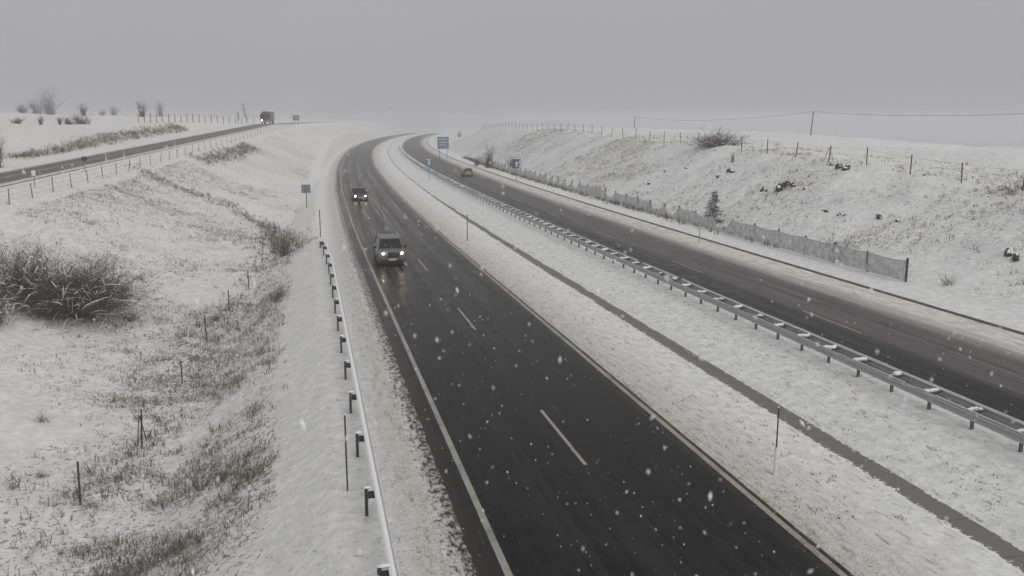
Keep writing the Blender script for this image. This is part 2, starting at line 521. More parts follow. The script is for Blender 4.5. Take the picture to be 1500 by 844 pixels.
M['rim'] = m_plain('wheel_rim', (0.30, 0.30, 0.31), .35, .7)
M['silver'] = m_plain('silver_grey_paint', (0.17, 0.17, 0.165), .35, .35, nscale=3, var=.12)
M['darkpaint'] = m_plain('dark_grey_paint', (0.05, 0.052, 0.058), .3, .2, nscale=3)
M['paleolive'] = m_plain('pale_grey_green_paint', (0.18, 0.19, 0.16), .35, .2, nscale=3)
M['truckpaint'] = m_plain('dark_truck_paint', (0.055, 0.035, 0.035), .4, nscale=2)
M['truckbox'] = m_plain('grey_truck_box', (0.16, 0.15, 0.15), .5, nscale=2)
M['lamp'] = m_plain('lit_headlight', (0.9, 0.9, 0.85), .3, emit=(1.0, .78, .48), estr=140)
M['lamp_dim'] = m_plain('lit_foglight', (0.9, 0.9, 0.85), .3, emit=(1.0, .80, .52), estr=14)
M['lens'] = m_plain('clear_lens', (0.45, 0.45, 0.44), .15)
M['tail'] = m_plain('red_tail_lens', (0.22, 0.02, 0.02), .2)
M['plate'] = m_plain('number_plate_white', (0.55, 0.55, 0.53), .4)
M['blue'] = m_plain('blue_sign_face', (0.02, 0.065, 0.20), .45, nscale=3, var=.15)
M['paleblue'] = m_plain('haze_faded_blue_sign_face', (0.13, 0.19, 0.26), .5, nscale=6, var=.3)  # fading by distance haze put into the colour: blue paled towards grey
M['white'] = m_plain('white_sign_paint', (0.72, 0.72, 0.72), .5, var=.08)
M['signback'] = m_plain('grey_sign_back', (0.20, 0.22, 0.24), .5, .3, nscale=12, var=.2)
M['red'] = m_plain('faded_red_paint', (0.22, 0.06, 0.04), .6)

def net_material():
    m, nt, b = node_mat("snow_clogged_mesh")
    geo = N(nt, 'ShaderNodeNewGeometry'); P = geo.outputs['Position']
    c = mixc(nt, mapr(nt, noise(nt, P, 2.5, 6, .75), .35, .65), (0.36, 0.37, 0.36), (0.68, 0.685, 0.68))
    sp = N(nt, 'ShaderNodeSeparateXYZ'); nt.links.new(P, sp.inputs[0])
    nt.links.new(c, b.inputs['Base Color'])
    b.inputs['Roughness'].default_value = .9
    tr = N(nt, 'ShaderNodeBsdfTransparent')
    mx = N(nt, 'ShaderNodeMixShader')
    nt.links.new(mapr(nt, noise(nt, P, 30, 3, .8), .35, .65, .80, 1.0), mx.inputs[0])
    nt.links.new(tr.outputs[0], mx.inputs[1])
    nt.links.new(b.outputs[0], mx.inputs[2])
    nt.links.new(mx.outputs[0], nt.nodes['Material Output'].inputs['Surface'])
    return m
M['net'] = net_material()

# ------------------------------------------------------------------ the land as one sheet
def geo_steps(a, b, s0, g):
    out, x, s = [a], a, s0
    while x < b:
        x += s; s *= g
        out.append(min(x, b))
    return out

Ls = sorted(set([round(v, 3) for v in
     [-x for x in geo_steps(45, 900, .8, 1.12)] + list(np.arange(-45, -9, .45)) + list(np.arange(-9, 1.6, .3)) + [1.6, 2.5, 2.9, 3.0, 7.0, 11.1, 11.21, 11.5]
     + list(np.arange(12.2, 15.3, .5)) + [15.35, 15.5, 15.9, 16.25, 16.4] + list(np.arange(16.9, 18.6, .5)) + [18.6, 19.4, 20, 20.88, 20.92, 26, 31.84, 31.87, 32.05, 33, 34, 34.98, 35.02]
     + list(np.arange(35.5, 60, .45)) + geo_steps(60, 900, .8, 1.1)]))
Ys = np.array(sorted(set([round(v, 3) for v in [-40, -30, -20, -10, 0, 5] + list(np.arange(9, 80, .45)) + geo_steps(80, 1300, .5, 1.014)])))
def strip_mesh(name, Ls, Ys, zf, mat, weeds=None, smooth=True):
    A, B = np.meshgrid(np.array(Ls, float), Ys)
    X = A + curve(B)
    Z = zf(X, B)
    nx, ny = len(Ls), len(Ys)
    verts = np.stack([X, B, Z], -1).reshape(-1, 3)
    i = np.arange(ny - 1)[:, None] * nx + np.arange(nx - 1)[None, :]
    faces = np.stack([i, i + 1, i + 1 + nx, i + nx], -1).reshape(-1, 4)
    me = bpy.data.meshes.new(name)
    me.vertices.add(len(verts)); me.vertices.foreach_set('co', verts.ravel())
    me.loops.add(faces.size); me.loops.foreach_set('vertex_index', faces.ravel())
    me.polygons.add(len(faces)); me.polygons.foreach_set('loop_start', np.arange(0, faces.size, 4))
    uvl = me.uv_layers.new(name='UVMap')
    uvs = np.stack([A, B], -1).reshape(-1, 2)[faces.ravel()]
    uvl.data.foreach_set('uv', uvs.ravel())
    if weeds is not None:
        at = me.attributes.new('weeds', 'FLOAT', 'POINT')
        at.data.foreach_set('value', weeds(X, B, A).ravel())
    me.materials.append(mat)
    me.update(calc_edges=True)
    if smooth:
        me.polygons.foreach_set('use_smooth', [True] * len(me.polygons))
    o = bpy.data.objects.new(name, me)
    COL.objects.link(o)
    return tag(o, kind='structure')

# polylines of thicker weeds on the left field
def poly_dist(X, Y, pts):
    d = np.full(np.shape(X), 1e9)
    for (a, b) in zip(pts[:-1], pts[1:]):
        ax, ay, bx, by = a[0], a[1], b[0], b[1]
        vx, vy = bx - ax, by - ay
        t = np.clip(((X - ax) * vx + (Y - ay) * vy) / (vx * vx + vy * vy + 1e-9), 0, 1)
        d = np.minimum(d, np.hypot(X - ax - t * vx, Y - ay - t * vy))
    return d
HEDGE = [ground(*p) for p in ((205, 248), (240, 268), (290, 285), (340, 302), (385, 330), (420, 352), (432, 372))]
FIELD_FENCE_PX = [(118, 742), (208, 657), (267, 562), (303, 497), (336, 456), (365, 425), (385, 372), (402, 345)]
FIELD_FENCE = [ground(*p) for p in FIELD_FENCE_PX]
MOUND = [ground(*p) for p in ((292, 236), (330, 230), (368, 214))]
CUTLINE = [ground(*p) for p in ((20, 232), (80, 222), (130, 212), (180, 200), (230, 193), (268, 188))]

def weeds_density(X, Y, L):
    n = fbm(X, Y, 7.0, 31, 4) + .5
    n2 = fbm(X, Y, 22.0, 35, 3) + .5
    q = side_q(X, Y)
    w = np.zeros_like(X)
    left = (L < -1.4 + (n - .5) * 2.0)
    wl = np.clip(0.47 + (n - .5) * 1.1 + (n2 - .5) * 1.3, 0.08, 1)
    w = np.where(left, wl, w)
    w = np.where(left, w + .45 * np.exp(-(poly_dist(X, Y, HEDGE) / 1.3) ** 2), w)
    w = np.where(left, w + .30 * np.exp(-(poly_dist(X, Y, FIELD_FENCE) / 1.0) ** 2), w)
    w = np.where(left, w + .60 * np.exp(-(poly_dist(X, Y, MOUND) / 2.2) ** 2), w)
    w = np.where(left & (q < 7.5), w * .25, w)
    w = np.where(left & (q < -4), .22 + (n - .5) * .5, w)
    w = np.where((q < 3.9), np.where(q > -7.5, 0.03, w), w)
    w = np.where(q < -30, w + .12, w)
    w = np.where(q < -4, w + .95 * np.exp(-(poly_dist(X, Y, CUTLINE) / 1.7) ** 2), w)
    w = np.where((L > 35.3), np.clip(.52 + (n - .5) * 1.3 + (n2 - .5) * 1.1, .04, 1), w)
    w = np.where((L > 54), w * .5, w)
    w = np.where((L > -1.4) & (L < 11.2), 0.15, w)
    w = np.where((L > 11.2) & (L < 35), 0.05, w)
    return np.clip(w, 0, 1)

strip_mesh('snowy_ground', Ls, Ys, height, M['snow'], weeds_density)

YR = Ys[Ys <= 700]
flat = lambda z: (lambda X, Y: np.full_like(X, z))
strip_mesh('motorway_near_carriageway', [2.3, 3.0, 3.9, 5.6, 7.4, 9.2, 10.9, 11.6], YR, flat(0.0), M['road_near'])
strip_mesh('motorway_far_carriageway', [20.8, 21.5, 23, 24.7, 26.4, 28.2, 30, 31.7], YR, flat(0.0), M['road_far'])
strip_mesh('median_gutter', [15.25, 15.5, 15.9, 16.3, 16.55], YR, lambda X, Y: np.interp(X - curve(Y), [15.25, 15.5, 16.3, 16.55], [-.365, -.405, -.405, -.365]), M['gutter'])
strip_mesh('edge_channel', [31.72, 31.82, 31.93, 32.0], YR, lambda X, Y: np.interp(X - curve(Y), [31.72, 31.82, 31.93, 32.0], [.035, .05, .055, .05]) + .012 * (fbm(X, Y, 1.2, 4, 3)), M['channel'])

# painted lines, 4 mm above the asphalt
def line_strip(mb, l0, l1, y0, y1, z=0.005):
    ys = [y0] + [y for y in Ys if y0 < y < y1] + [y1]
    vs, fs = [], []
    for y in ys:
        cx = float(curve(y))
        vs += [(l0 + cx, y, z), (l1 + cx, y, z)]
    for i in range(len(ys) - 1):
        fs.append((2 * i, 2 * i + 1, 2 * i + 3, 2 * i + 2))
    mb.add(vs, fs)
mb = MB()
line_strip(mb, 3.80, 3.97, -30, 450)
line_strip(mb, 10.86, 11.03, -30, 450)
for k in range(-2, 24):
    line_strip(mb, 7.35, 7.46, 22.7 + 17 * k, 27.7 + 17 * k)
line_strip(mb, 21.35, 21.5, -30, 450)
for k in range(-3, 22):
    line_strip(mb, 24.66, 24.77, 35.0 + 17 * k, 40.0 + 17 * k)
tag(mb.build('road_markings', M['paint']), kind='structure')
mb = MB()
def tar(pts, w, z=0.009):
    for (a, b) in zip(pts[:-1], pts[1:]):
        a, b = Vector((*a, z)), Vector((*b, z))
        d = (b - a).normalized(); n = Vector((-d.y, d.x, 0)) * w / 2
        mb.add([a - n, b - n, b + n, a + n], [(0, 1, 2, 3)])
        z += .0006
tar([(6.6, 74.2), (8.2, 73.6), (10.2, 73.9), (11.2, 73.3)], .20)
tar([(7.6, 61.2), (9.3, 61.0), (11.1, 60.6)], .18)
tar([(24.2, 41.2), (26.6, 41.6), (28.2, 42.1)], .13)
tag(mb.build('tar_seams', M['tar']), kind='structure')

# side road on the hillside
def side_strip(name, offs, ts, dz, mat):
    vs, fs, uv = [], [], []
    nrm = np.array((AXU[1], -AXU[0]))
    for t in ts:
        p = AX0 + AXU * t
        for o in offs:
            q = p + nrm * o
            vs.append((q[0], q[1], float(side_z(t)) + dz)); uv.append((o, t))
    n = len(offs)
    for i in range(len(ts) - 1):
        for k in range(n - 1):
            fs.append((i * n + k, i * n + k + 1, (i + 1) * n + k + 1, (i + 1) * n + k))
    me = bpy.data.meshes.new(name); me.from_pydata(vs, [], fs)
    ul = me.uv_layers.new(name='UVMap')
    for lp in me.loops:
        ul.data[lp.index].uv = uv[lp.vertex_index]
    me.materials.append(mat); me.update()
    o = bpy.data.objects.new(name, me); COL.objects.link(o)
    return tag(o, kind='structure')
side_strip('side_road', [-3.3, -2.5, -1, 0, 1, 2.5, 3.3], list(np.arange(-90, 420, 2.0)), 0.02, M['road_side'])

# ------------------------------------------------------------------ weeds and grass poking through the snow
def tufts(name, spots, hmin, hmax, mats, blades=(4, 8), lean=.7, width=.012, dens_mat=None):
    """spots: array of x, y, size factor; one mesh of bent blades"""
    V, Fc, MI = [], [], []
    xs = np.array([s[0] for s in spots]); ys = np.array([s[1] for s in spots])
    zs = height(xs, ys)
    for (x, y, k), z in zip(spots, zs):
        nb = random.randint(*blades)
        mi = 0 if random.random() < .6 else 1
        for _ in range(nb):
            a = random.uniform(0, 2 * math.pi)
            h = random.uniform(hmin, hmax) * k
            w = width * (0.6 + k) * random.uniform(.6, 1.4)
            l = random.uniform(.15, lean) * h
            bx, by = x + random.gauss(0, .10 * k), y + random.gauss(0, .10 * k)
            ca, sa = math.cos(a), math.sin(a)
            px, py = -sa * w, ca * w
            o = len(V)
            V += [(bx - px, by - py, z - .04), (bx + px, by + py, z - .04),
                  (bx + ca * l * .5 + px * .7, by + sa * l * .5 + py * .7, z + h * .75), (bx + ca * l * .5 - px * .7, by + sa * l * .5 - py * .7, z + h * .75),
                  (bx + ca * l * 1.5, by + sa * l * 1.5, z + h * random.uniform(.65, 1.05))]
            Fc += [(o, o + 1, o + 2, o + 3), (o + 3, o + 2, o + 4)]
            MI += [mi, mi]
    me = bpy.data.meshes.new(name); me.from_pydata(V, [], Fc)
    for m in mats: me.materials.append(m)
    me.polygons.foreach_set('material_index', MI); me.update()
    o = bpy.data.objects.new(name, me); COL.objects.link(o)
    return o

def scatter(n, xr, yr, accept, kf):
    X = rng.uniform(xr[0], xr[1], n)
    Y = yr[0] + (yr[1] - yr[0]) * rng.uniform(0, 1, n) ** 1.6
    L = X - curve(Y)
    w = weeds_density(X, Y, L)
    keep = (rng.uniform(0, 1, n) < accept(X, Y, L, w))
    # clumping
    cl = vnoise(X / .9, Y / .9, 77)
    keep &= (cl > .5) | (rng.uniform(0, 1, n) < .15)
    return [(x, y, kf(x, y)) for x, y in zip(X[keep], Y[keep])]

kf = lambda x, y: random.uniform(.5, 1.25) ** 1.5
sp = scatter(170000, (-50, -1), (24, 125), lambda X, Y, L, w: np.where((side_q(X, Y) > 5.5) & (L < -1.2) & (X > -0.62 * Y - 4), np.minimum(w, .72) ** 1.8 * .75, 0), kf)
tag(tufts('field_grass', sp, .06, .26, [M['weed'], M['straw']], blades=(2, 5), lean=1.5, width=.0075), 'dry grass and weeds poking through snow on the sloping field', 'grass', kind='stuff')
sp = scatter(130000, (35, 62), (30, 210), lambda X, Y, L, w: np.where(L > 35.6, np.minimum(w, .72) ** 1.8 * .55, 0), kf)
tag(tufts('bank_grass', sp, .07, .28, [M['weed'], M['straw']], blades=(2, 5), lean=1.5, width=.010), 'dark grass tufts poking through snow on the cutting bank', 'grass', kind='stuff')
sp = scatter(9000, (11, 20), (18, 110), lambda X, Y, L, w: np.where((L > 11.6) & (L < 19.6) & ((L < 15.1) | (L > 16.7)), .22, 0), lambda x, y: random.uniform(.25, .6))
tag(tufts('median_grass', sp, .04, .16, [M['straw'], M['weed']], blades=(2, 4)), 'sparse yellowish stalks poking through the snow of the median', 'grass', kind='stuff')
# taller weeds along the hedge line, fence line, mound and cut bank
sp = []
for pts, rad, n, k in ((HEDGE, 1.1, 520, 1.3), (FIELD_FENCE, 1.0, 220, 1.0), (MOUND, 1.2, 560, 1.7), (CUTLINE, 1.1, 950, 2.0)):
    seg = [(a, b) for a, b in zip(pts[:-1], pts[1:])]
    lens = [(b - a).length for a, b in seg]
    for _ in range(n):
        a, b = random.choices(seg, lens)[0]
        t = random.random(); p = a.lerp(b, t)
        sp.append((p.x + random.gauss(0, rad * .8), p.y + random.gauss(0, rad * .8), random.uniform(.5, 1.0) * k))
tag(tufts('tall_weeds', sp, .15, .42, [M['weed'], M['straw']], blades=(4, 9), width=.008, lean=1.1), 'taller dark weeds in bands across the field and roadside bank', 'weeds', kind='stuff')

sp = scatter(60000, (-14, -1), (22, 62), lambda X, Y, L, w: np.where((side_q(X, Y) > 9) & (L < -1.8) & (L > -9), np.minimum(w, .65) ** 1.4 * .42, 0), kf)
tag(tufts('arching_stalks', sp, .10, .30, [M['straw'], M['stalk']], blades=(1, 3), lean=3.2, width=.0055), 'pale arching dead stalks on the embankment below the guardrail', 'grass', kind='stuff')

# ------------------------------------------------------------------ woody plants
def twig_curve(mb, p, d, length, rad, droop, n=5, jit=.15, rr=random, sides=3):
    pts, rads = [Vector(p)], [rad]
    d = Vector(d).normalized()
    for i in range(n):
        d = (d + Vector((rr.gauss(0, jit), rr.gauss(0, jit), rr.gauss(0, jit) - droop * (.4 + .3 * i)))).normalized()
        pts.append(pts[-1] + d * length / n)
        rads.append(rad * (1 - (i + 1) / n * .8))
    mb.tube(pts, rads, n=sides, cap=False)
    return pts

def shrub(name, loc, w, h, stems, mat, droop=.12, sub=5, rad=.012, seed=1, upright=.5, lumps=0):
    rr = random.Random(seed)
    e = empty(name, loc)
    a, b, sn = MB(), MB(), MB()
    for i in range(stems):
        t = rr.uniform(0, 2 * math.pi)
        out = rr.uniform(.05, 1.0)
        d = Vector((math.cos(t) * out, math.sin(t) * out, upright + rr.uniform(.2, 1.1)))
        d.x *= w / (h * 1.6); d.y *= w / (h * 1.6)
        ln = math.hypot(h, w * .5 * out) * rr.uniform(.5, 1.08)
        pts = twig_curve(a, (rr.gauss(0, w * .13), rr.gauss(0, w * .13), -.05), d, ln, rad * rr.uniform(.8, 1.6), droop, 6, .12, rr)
        if lumps:
            for q in pts[2:6]:
                if rr.random() < .09:
                    s_ = rr.uniform(.03, .06)
                    sn.blob((q.x, q.y, q.z + .02), (s_ * rr.uniform(.9, 2.2), s_ * rr.uniform(.9, 2.2), s_ * .6), rr.randint(0, 9999), 1, .3)
        for k in range(sub):
            q = pts[rr.randint(1, 6)]
            t2 = rr.uniform(0, 2 * math.pi)
            dd = Vector((math.cos(t2), math.sin(t2), rr.uniform(.0, .9))) + (pts[-1] - pts[2]).normalized() * .8
            pp = twig_curve(b, q, dd, ln * rr.uniform(.15, .38), rad * .6, droop * .8, 4, .18, rr)
            if lumps and rr.random() < lumps:
                c = pp[2]
                v = (pp[3] - pp[1])
                k_ = rr.uniform(.5, 1.5)
                sn.tube([q_ + Vector((0, 0, .02)) for q_ in pp], [.005, .014 * k_, .021 * k_, .014 * k_, .004], n=5, cap=True)
    a.build('stems', mat, e); tag(b.build('twigs', mat, e), kind='stuff')
    if sn.v:
        tag(sn.build('clinging_snow', M['snowcap'], e, smooth=True), kind='stuff')
    return e

# big snow laden bramble on the left, with smaller ones beside it
p = ground(108, 458)
tag(shrub('big_bush', p, 7.2, 3.1, 900, M['twig_snowy'], .20, 20, .0095, 3, .45, lumps=.028), 'large dark bush loaded with snow, arching stems, alone on the field', 'bush', 'bushes on the field')
p = ground(-22, 478)
tag(shrub('small_bush', p, 3.4, 2.2, 230, M['twig_bare'], .08, 8, .011, 5, .6, lumps=.1), 'bare purplish bush cut by the picture edge beside the large snow laden bush', 'bush', 'bushes on the field')
p = ground(30, 432)
tag(shrub('small_bush', p, 5.0, 2.8, 300, M['twig_bare'], .05, 8, .010, 6, .8, lumps=.06), 'bare grey bush rising behind the large snow laden bush', 'bush', 'bushes on the field')
p = ground(190, 470)
tag(shrub('small_bush', p, 1.9, .8, 60, M['twig'], .12, 5, .008, 8, .3), 'low sprawling twigs at the right foot of the large bush', 'bush', 'bushes on the field')
p = ground(416, 375)
tag(shrub('small_bush', p, 2.3, 2.4, 75, M['twig_brown'], .06, 6, .011, 9, .9), 'russet bare bush at the top of the weedy strip near the guardrail end', 'bush', 'bushes on the field')
p = ground(402, 372)
tag(shrub('small_bush', p, .8, 2.6, 14, M['twig'], .03, 5, .016, 10, 1.5), 'thin dark upright sapling beside the russet bush', 'bush', 'bushes on the field')
p = ground(405, 440)
tag(shrub('small_bush', p, 2.0, 1.0, 60, M['twig'], .08, 5, .008, 12, .6), 'low grey brush on the embankment below the russet bush', 'bush', 'bushes on the field')
low = [((60, 618), 1.1, .5, 'clump of dark weeds in the lower field between snow patches'), ((22, 715), .7, .55, 'single dark curved weed beside the lower picture edge'),
       ((372, 700), 1.5, .7, 'dry arching weeds on the embankment below the guardrail'), ((330, 700), 1.3, .55, 'pale dry weeds next to the arching weeds on the embankment'),
       ((370, 610), 1.4, .8, 'brownish weeds halfway down the embankment'), ((300, 655), 1.0, .5, 'thin weeds beside the braced field post'),
       ((262, 800), .5, .3, 'small dark weed tuft near the bottom of the field'), ((130, 745), .9, .45, 'weeds round the foot of the nearest field post'),
       ((290, 478), 1.2, .6, 'dark weeds among the field posts beyond the bush'), ((318, 470), 1.0, .6, 'weeds tangled in the field fence right of the bush'),
       ((385, 520), 1.5, .6, 'grey weeds on the slope below the snow strip'), ((350, 560), 1.3, .55, 'weeds with snow at the foot of the embankment'),
       ((205, 410), 1.3, .6, 'small brush right behind the large bush'), ((62, 700), .6, .35, 'tiny tuft above the lower edge of the field')]
for i, (pp, w, h, lab) in enumerate(low):
    p = ground(*pp)
    tag(shrub('weed_clump', p, w, h, int(26 + 10 * w), random.choice([M['twig'], M['twig_brown']]), .10, 3, .0055, 40 + i, .4), lab, 'weeds', 'weed clumps on the field')

# shrubs along the right bank
tag(shrub('bank_shrub', ground(716, 246), 2.4, 4.2, 70, M['twig'], .02, 7, .022, 21, 1.4), 'tall thin grey shrub at the far foot of the bank', 'shrub', 'shrubs on the right bank')
tag(shrub('bank_shrub', ground(698, 243), 1.6, 1.9, 55, M['twig_snowy'], .14, 7, .022, 22, .5), 'small dark shrub beside the tall thin shrub', 'shrub', 'shrubs on the right bank')
tag(shrub('bank_shrub', ground(752, 250), 3.2, 2.9, 90, M['twig_bare'], .05, 7, .020, 23, .9), 'rounded grey shrub just behind the dark blue roadside sign', 'shrub', 'shrubs on the right bank')
tag(shrub('bank_shrub', ground(1050, 214) + Vector((0, 0, -.1)), 7.8, 2.3, 300, M['twig_snowy'], .12, 8, .020, 24, .3, lumps=.15), 'broad dark bush with snow on the crest of the bank', 'shrub', 'shrubs on the right bank')
tag(shrub('bank_shrub', ground(1073, 237), .9, 1.3, 16, M['twig_bare'], .03, 4, .014, 25, 1.0), 'tiny bare shrub just below the broad crest bush', 'shrub', 'shrubs on the right bank')
tag(shrub('bank_shrub', ground(1480, 285), 2.0, 1.8, 26, M['twig_bare'], .12, 5, .012, 26, .5), 'bare arching shrub by the last crest post', 'shrub', 'shrubs on the right bank')
tag(shrub('bank_shrub', ground(1225, 384) + Vector((0.3, .3, 0)), 2.4, 1.9, 24, M['twig'], .10, 6, .018, 27, .9), 'bare forked shrub sticking up from behind the mesh fence', 'shrub', 'shrubs on the right bank')
tag(shrub('bank_shrub', ground(673, 201) + Vector((0, 0, -.3)), 3.2, 3.6, 60, M['twig'], .02, 6, .03, 28, 1.2), 'far dark shrub at the end of the bank near the gantry sign', 'shrub', 'shrubs on the right bank')
tag(shrub('bank_shrub', ground(1390, 418), 1.6, .8, 24, M['twig_bare'], .05, 4, .010, 29, .7), 'low bare twigs beyond the end of the mesh fence', 'shrub', 'shrubs on the right bank')

# trees and shrubs on the far left hill
hill = [((73, 168), 3.6, 4.6, 'tallest bare grey tree on the far hilltop'), ((52, 165), 4.0, 2.6, 'low bare bush left of the tallest hilltop tree'), ((33, 163), 3.5, 1.6, 'flat bare bush at the start of the hilltop row'),
        ((122, 165), 1.4, 2.2, 'lone small tree on the far hill right of the row'), ((118, 182), 4.5, 1.6, 'wide dark bush on the hillside below the lone tree'), ((102, 183), 2.2, 1.2, 'small bush left of the wide hillside bush'),
        ((167, 168), 2.2, 1.9, 'pale bush on the hill crest past the lone tree'), ((150, 168), 2.0, 1.1, 'flat pale bush between the hilltop trees'), ((208, 168), 1.8, 3.0, 'thin misty tree at the far end of the hill'),
        ((235, 169), 2.0, 3.0, 'second thin misty tree farther along the hill'), ((25, 181), 3.0, 1.0, 'dark low bush under the hilltop row'), ((60, 183), .8, 1.5, 'dark narrow bush standing on the open hillside'),
        ((88, 183), .8, 1.5, 'dark narrow bush, first of a pair on the hillside'), ((98, 182), .8, 1.3, 'dark narrow bush, shorter one of a hillside pair')]
for i, (pp, w, h, lab) in enumerate(hill):
    p = ground(pp[0], pp[1])
    k = p.length / 190
    tag(shrub('hill_bush', p + Vector((0, 0, -.1)), w * k, h * k, int(30 + 14 * w), M['twig'], .03, 6, .03, 60 + i, 1.0), lab, 'bush' if h < 2.9 else 'tree', 'bushes on the far hill')

def bare_tree(loc, h, w, seed, lab, cat='tree', group='bare trees by the side road'):
    rr = random.Random(seed)
    e = empty('bare_tree', loc)
    t, c = MB(), MB()
    pts = twig_curve(t, (0, 0, -.2), (0, 0, 1), h * .95, .13, -.02, 8, .05, rr, 6)
    for i in range(34):
        q = pts[rr.randint(2, 8)]
        a = rr.uniform(0, 2 * math.pi)
        f = 1 - (q.z / h) * .6
        pp = twig_curve(c, q, (math.cos(a), math.sin(a), rr.uniform(.5, 1.3)), w * .55 * f * rr.uniform(.5, 1), .04, -.04, 4, .15, rr)
        for k in range(5):
            a2 = a + rr.gauss(0, .9)
            twig_curve(c, pp[rr.randint(1, 4)], (math.cos(a2), math.sin(a2), rr.uniform(.1, 1.0)), w * .25 * rr.uniform(.4, 1), .022, 0, 3, .2, rr)
    t.build('trunk', M['twig'], e); c.build('branches', M['twig'], e)
    return tag(e, lab, cat, group)
p = ground(361, 179); bare_tree(p, 5.0 * p.length / 250, 3.0, 81, 'taller misty bare tree beside the side road before the lorry')
p = ground(349, 179); bare_tree(p, 2.6 * p.length / 250, 2.2, 82, 'shorter misty bare tree left of the taller roadside tree')

# purple dark shrub peeking in at the left edge
tag(shrub('hill_bush', ground(-3, 246), 1.5, 2.9, 60, M['twig'], .02, 6, .025, 90, 1.2), 'dark plant cut by the picture edge beyond the side road', 'bush', 'bushes on the far hill')

# young fir by the mesh fence
def fir(loc, h, seed, lab):
    rr = random.Random(seed)
    e = empty('fir_tree', loc)
    t, c = MB(), MB()
    t.tube([(0, 0, -.1), (0.02, 0, h * .5), (0, 0, h)], [.05, .035, .01], 6)
    z = .25
    while z < h - .05:
        f = 1 - z / h
        for k in range(int(6 + 5 * f)):
            a = rr.uniform(0, 2 * math.pi)
            ln = (.20 + 1.05 * f ** .85) * rr.uniform(.6, 1.15)
            if rr.random() < .15: continue
            d = Vector((math.cos(a), math.sin(a), rr.uniform(-.05, .35)))
            pts = twig_curve(c, (0, 0, z), d, ln, .018, .10, 5, .08, rr)
            for q in pts[1:]:
                for _ in range(6):
                    a2 = rr.uniform(0, 2 * math.pi)
                    dd = Vector((math.cos(a2), math.sin(a2), rr.uniform(-.6, .3))) * rr.uniform(.10, .22)
                    side = Vector((-dd.y, dd.x, 0)).normalized() * .05
                    c.add([q - side, q + side, q + dd + side * .5, q + dd - side * .5], [(0, 1, 2, 3)])
        z += rr.uniform(.09, .16)
    t.build('trunk', M['twig'], e); c.build('crown', M['needle'], e)
    return tag(e, lab, 'tree')
fp = ground(1040, 331)
fir(fp + Vector((.6, .6, 0)), 3.2, 4, 'young snow dusted fir standing at the mesh fence below the bank')

# rocks showing dark through the snow of the bank
def rock(px, size, seed, lab, name='rock_outcrop', n=3):
    p = ground(*px)
    rr = random.Random(seed)
    b = MB()
    for i in range(n):
        t = (i / max(1, n - 1) - .5)
        b.blob((t * size[0] + rr.gauss(0, .05), rr.gauss(0, size[1] * .3), -size[2] * rr.uniform(.12, .3)), (size[0] / n * rr.uniform(.6, 1.0), size[1] * rr.uniform(.4, .7), size[2] * rr.uniform(.45, .8)), seed * 10 + i, 2, .22)
    o = b.build(name, M['rock'], None, p)
    # long side faces the mast roughly along the bank
    o.rotation_euler = (0, 0, R(rr.uniform(55, 100)))
    return tag(o, lab, 'rock', 'rocks showing through the snow of the bank')
rock((1236, 246), (1.5, .7, .75), 1, 'dark rounded rock just below the triangular crest brace')
rock((1215, 241), (1.1, .3, .35), 2, 'thin flat rock left of the dark rounded one', n=2)
rock((1143, 275), (1.7, .6, .75), 3, 'long dark rock ledge, left arm of the arch on the bank', n=4)
rock((1158, 272), (1.2, .6, .8), 4, 'dark rock ledge, right arm of the arch on the bank')
rock((1175, 278), (.7, .5, .5), 5, 'small dark rock right of the arched ledge', n=2)
rock((1118, 280), (.5, .5, .6), 6, 'small dark rock left of the arched ledge', n=2)
rock((1072, 251), (1.2, .5, .5), 7, 'dark rock patch high on the bank below the crest bush')
rock((1055, 258), (.7, .4, .4), 8, 'small rock lower left of the high patch', n=2)
rock((1208, 309), (.5, .4, .35), 9, 'small dark stone in the middle of the bank', n=2)
rock((1232, 316), (.6, .4, .3), 10, 'flat dark stone right of the middle stone', n=2)
rock((1288, 316), (.6, .4, .35), 11, 'dark stone on the bank right of the flat stone', n=2)
rock((1485, 372), (1.4, .5, .5), 12, 'dark rock at the lower end of the bank by the picture edge')
rock((1317, 322), (.4, .3, .3), 13, 'little dark stone farther right on the bank', n=1)
rock((975, 250), (1.0, .4, .35), 14, 'faint rock streak on the farther bank')
rock((1005, 246), (.7, .4, .3), 15, 'short rock streak beside the faint farther one', n=2)
rock((952, 268), (.5, .4, .3), 16, 'tiny rock low on the farther bank', n=1)

# ------------------------------------------------------------------ fences
def post_mb(h, w, lean=(0, 0)):
    b = MB()
    rot = Matrix.Rotation(lean[0], 3, 'X') @ Matrix.Rotation(lean[1], 3, 'Y')
    b.box(rot @ Vector((0, 0, h / 2 - .1)), (w, w, h + .2), rot)
    return b

def wire_run(mb, tops, sag=.06, r=.006):
    for a, b in zip(tops[:-1], tops[1:]):
        pts = []
        for i in range(5):
            t = i / 4
            p = a.lerp(b, t); p.z -= sag * 4 * t * (1 - t)
            pts.append(p)
        mb.tube(pts, r, 3, False)

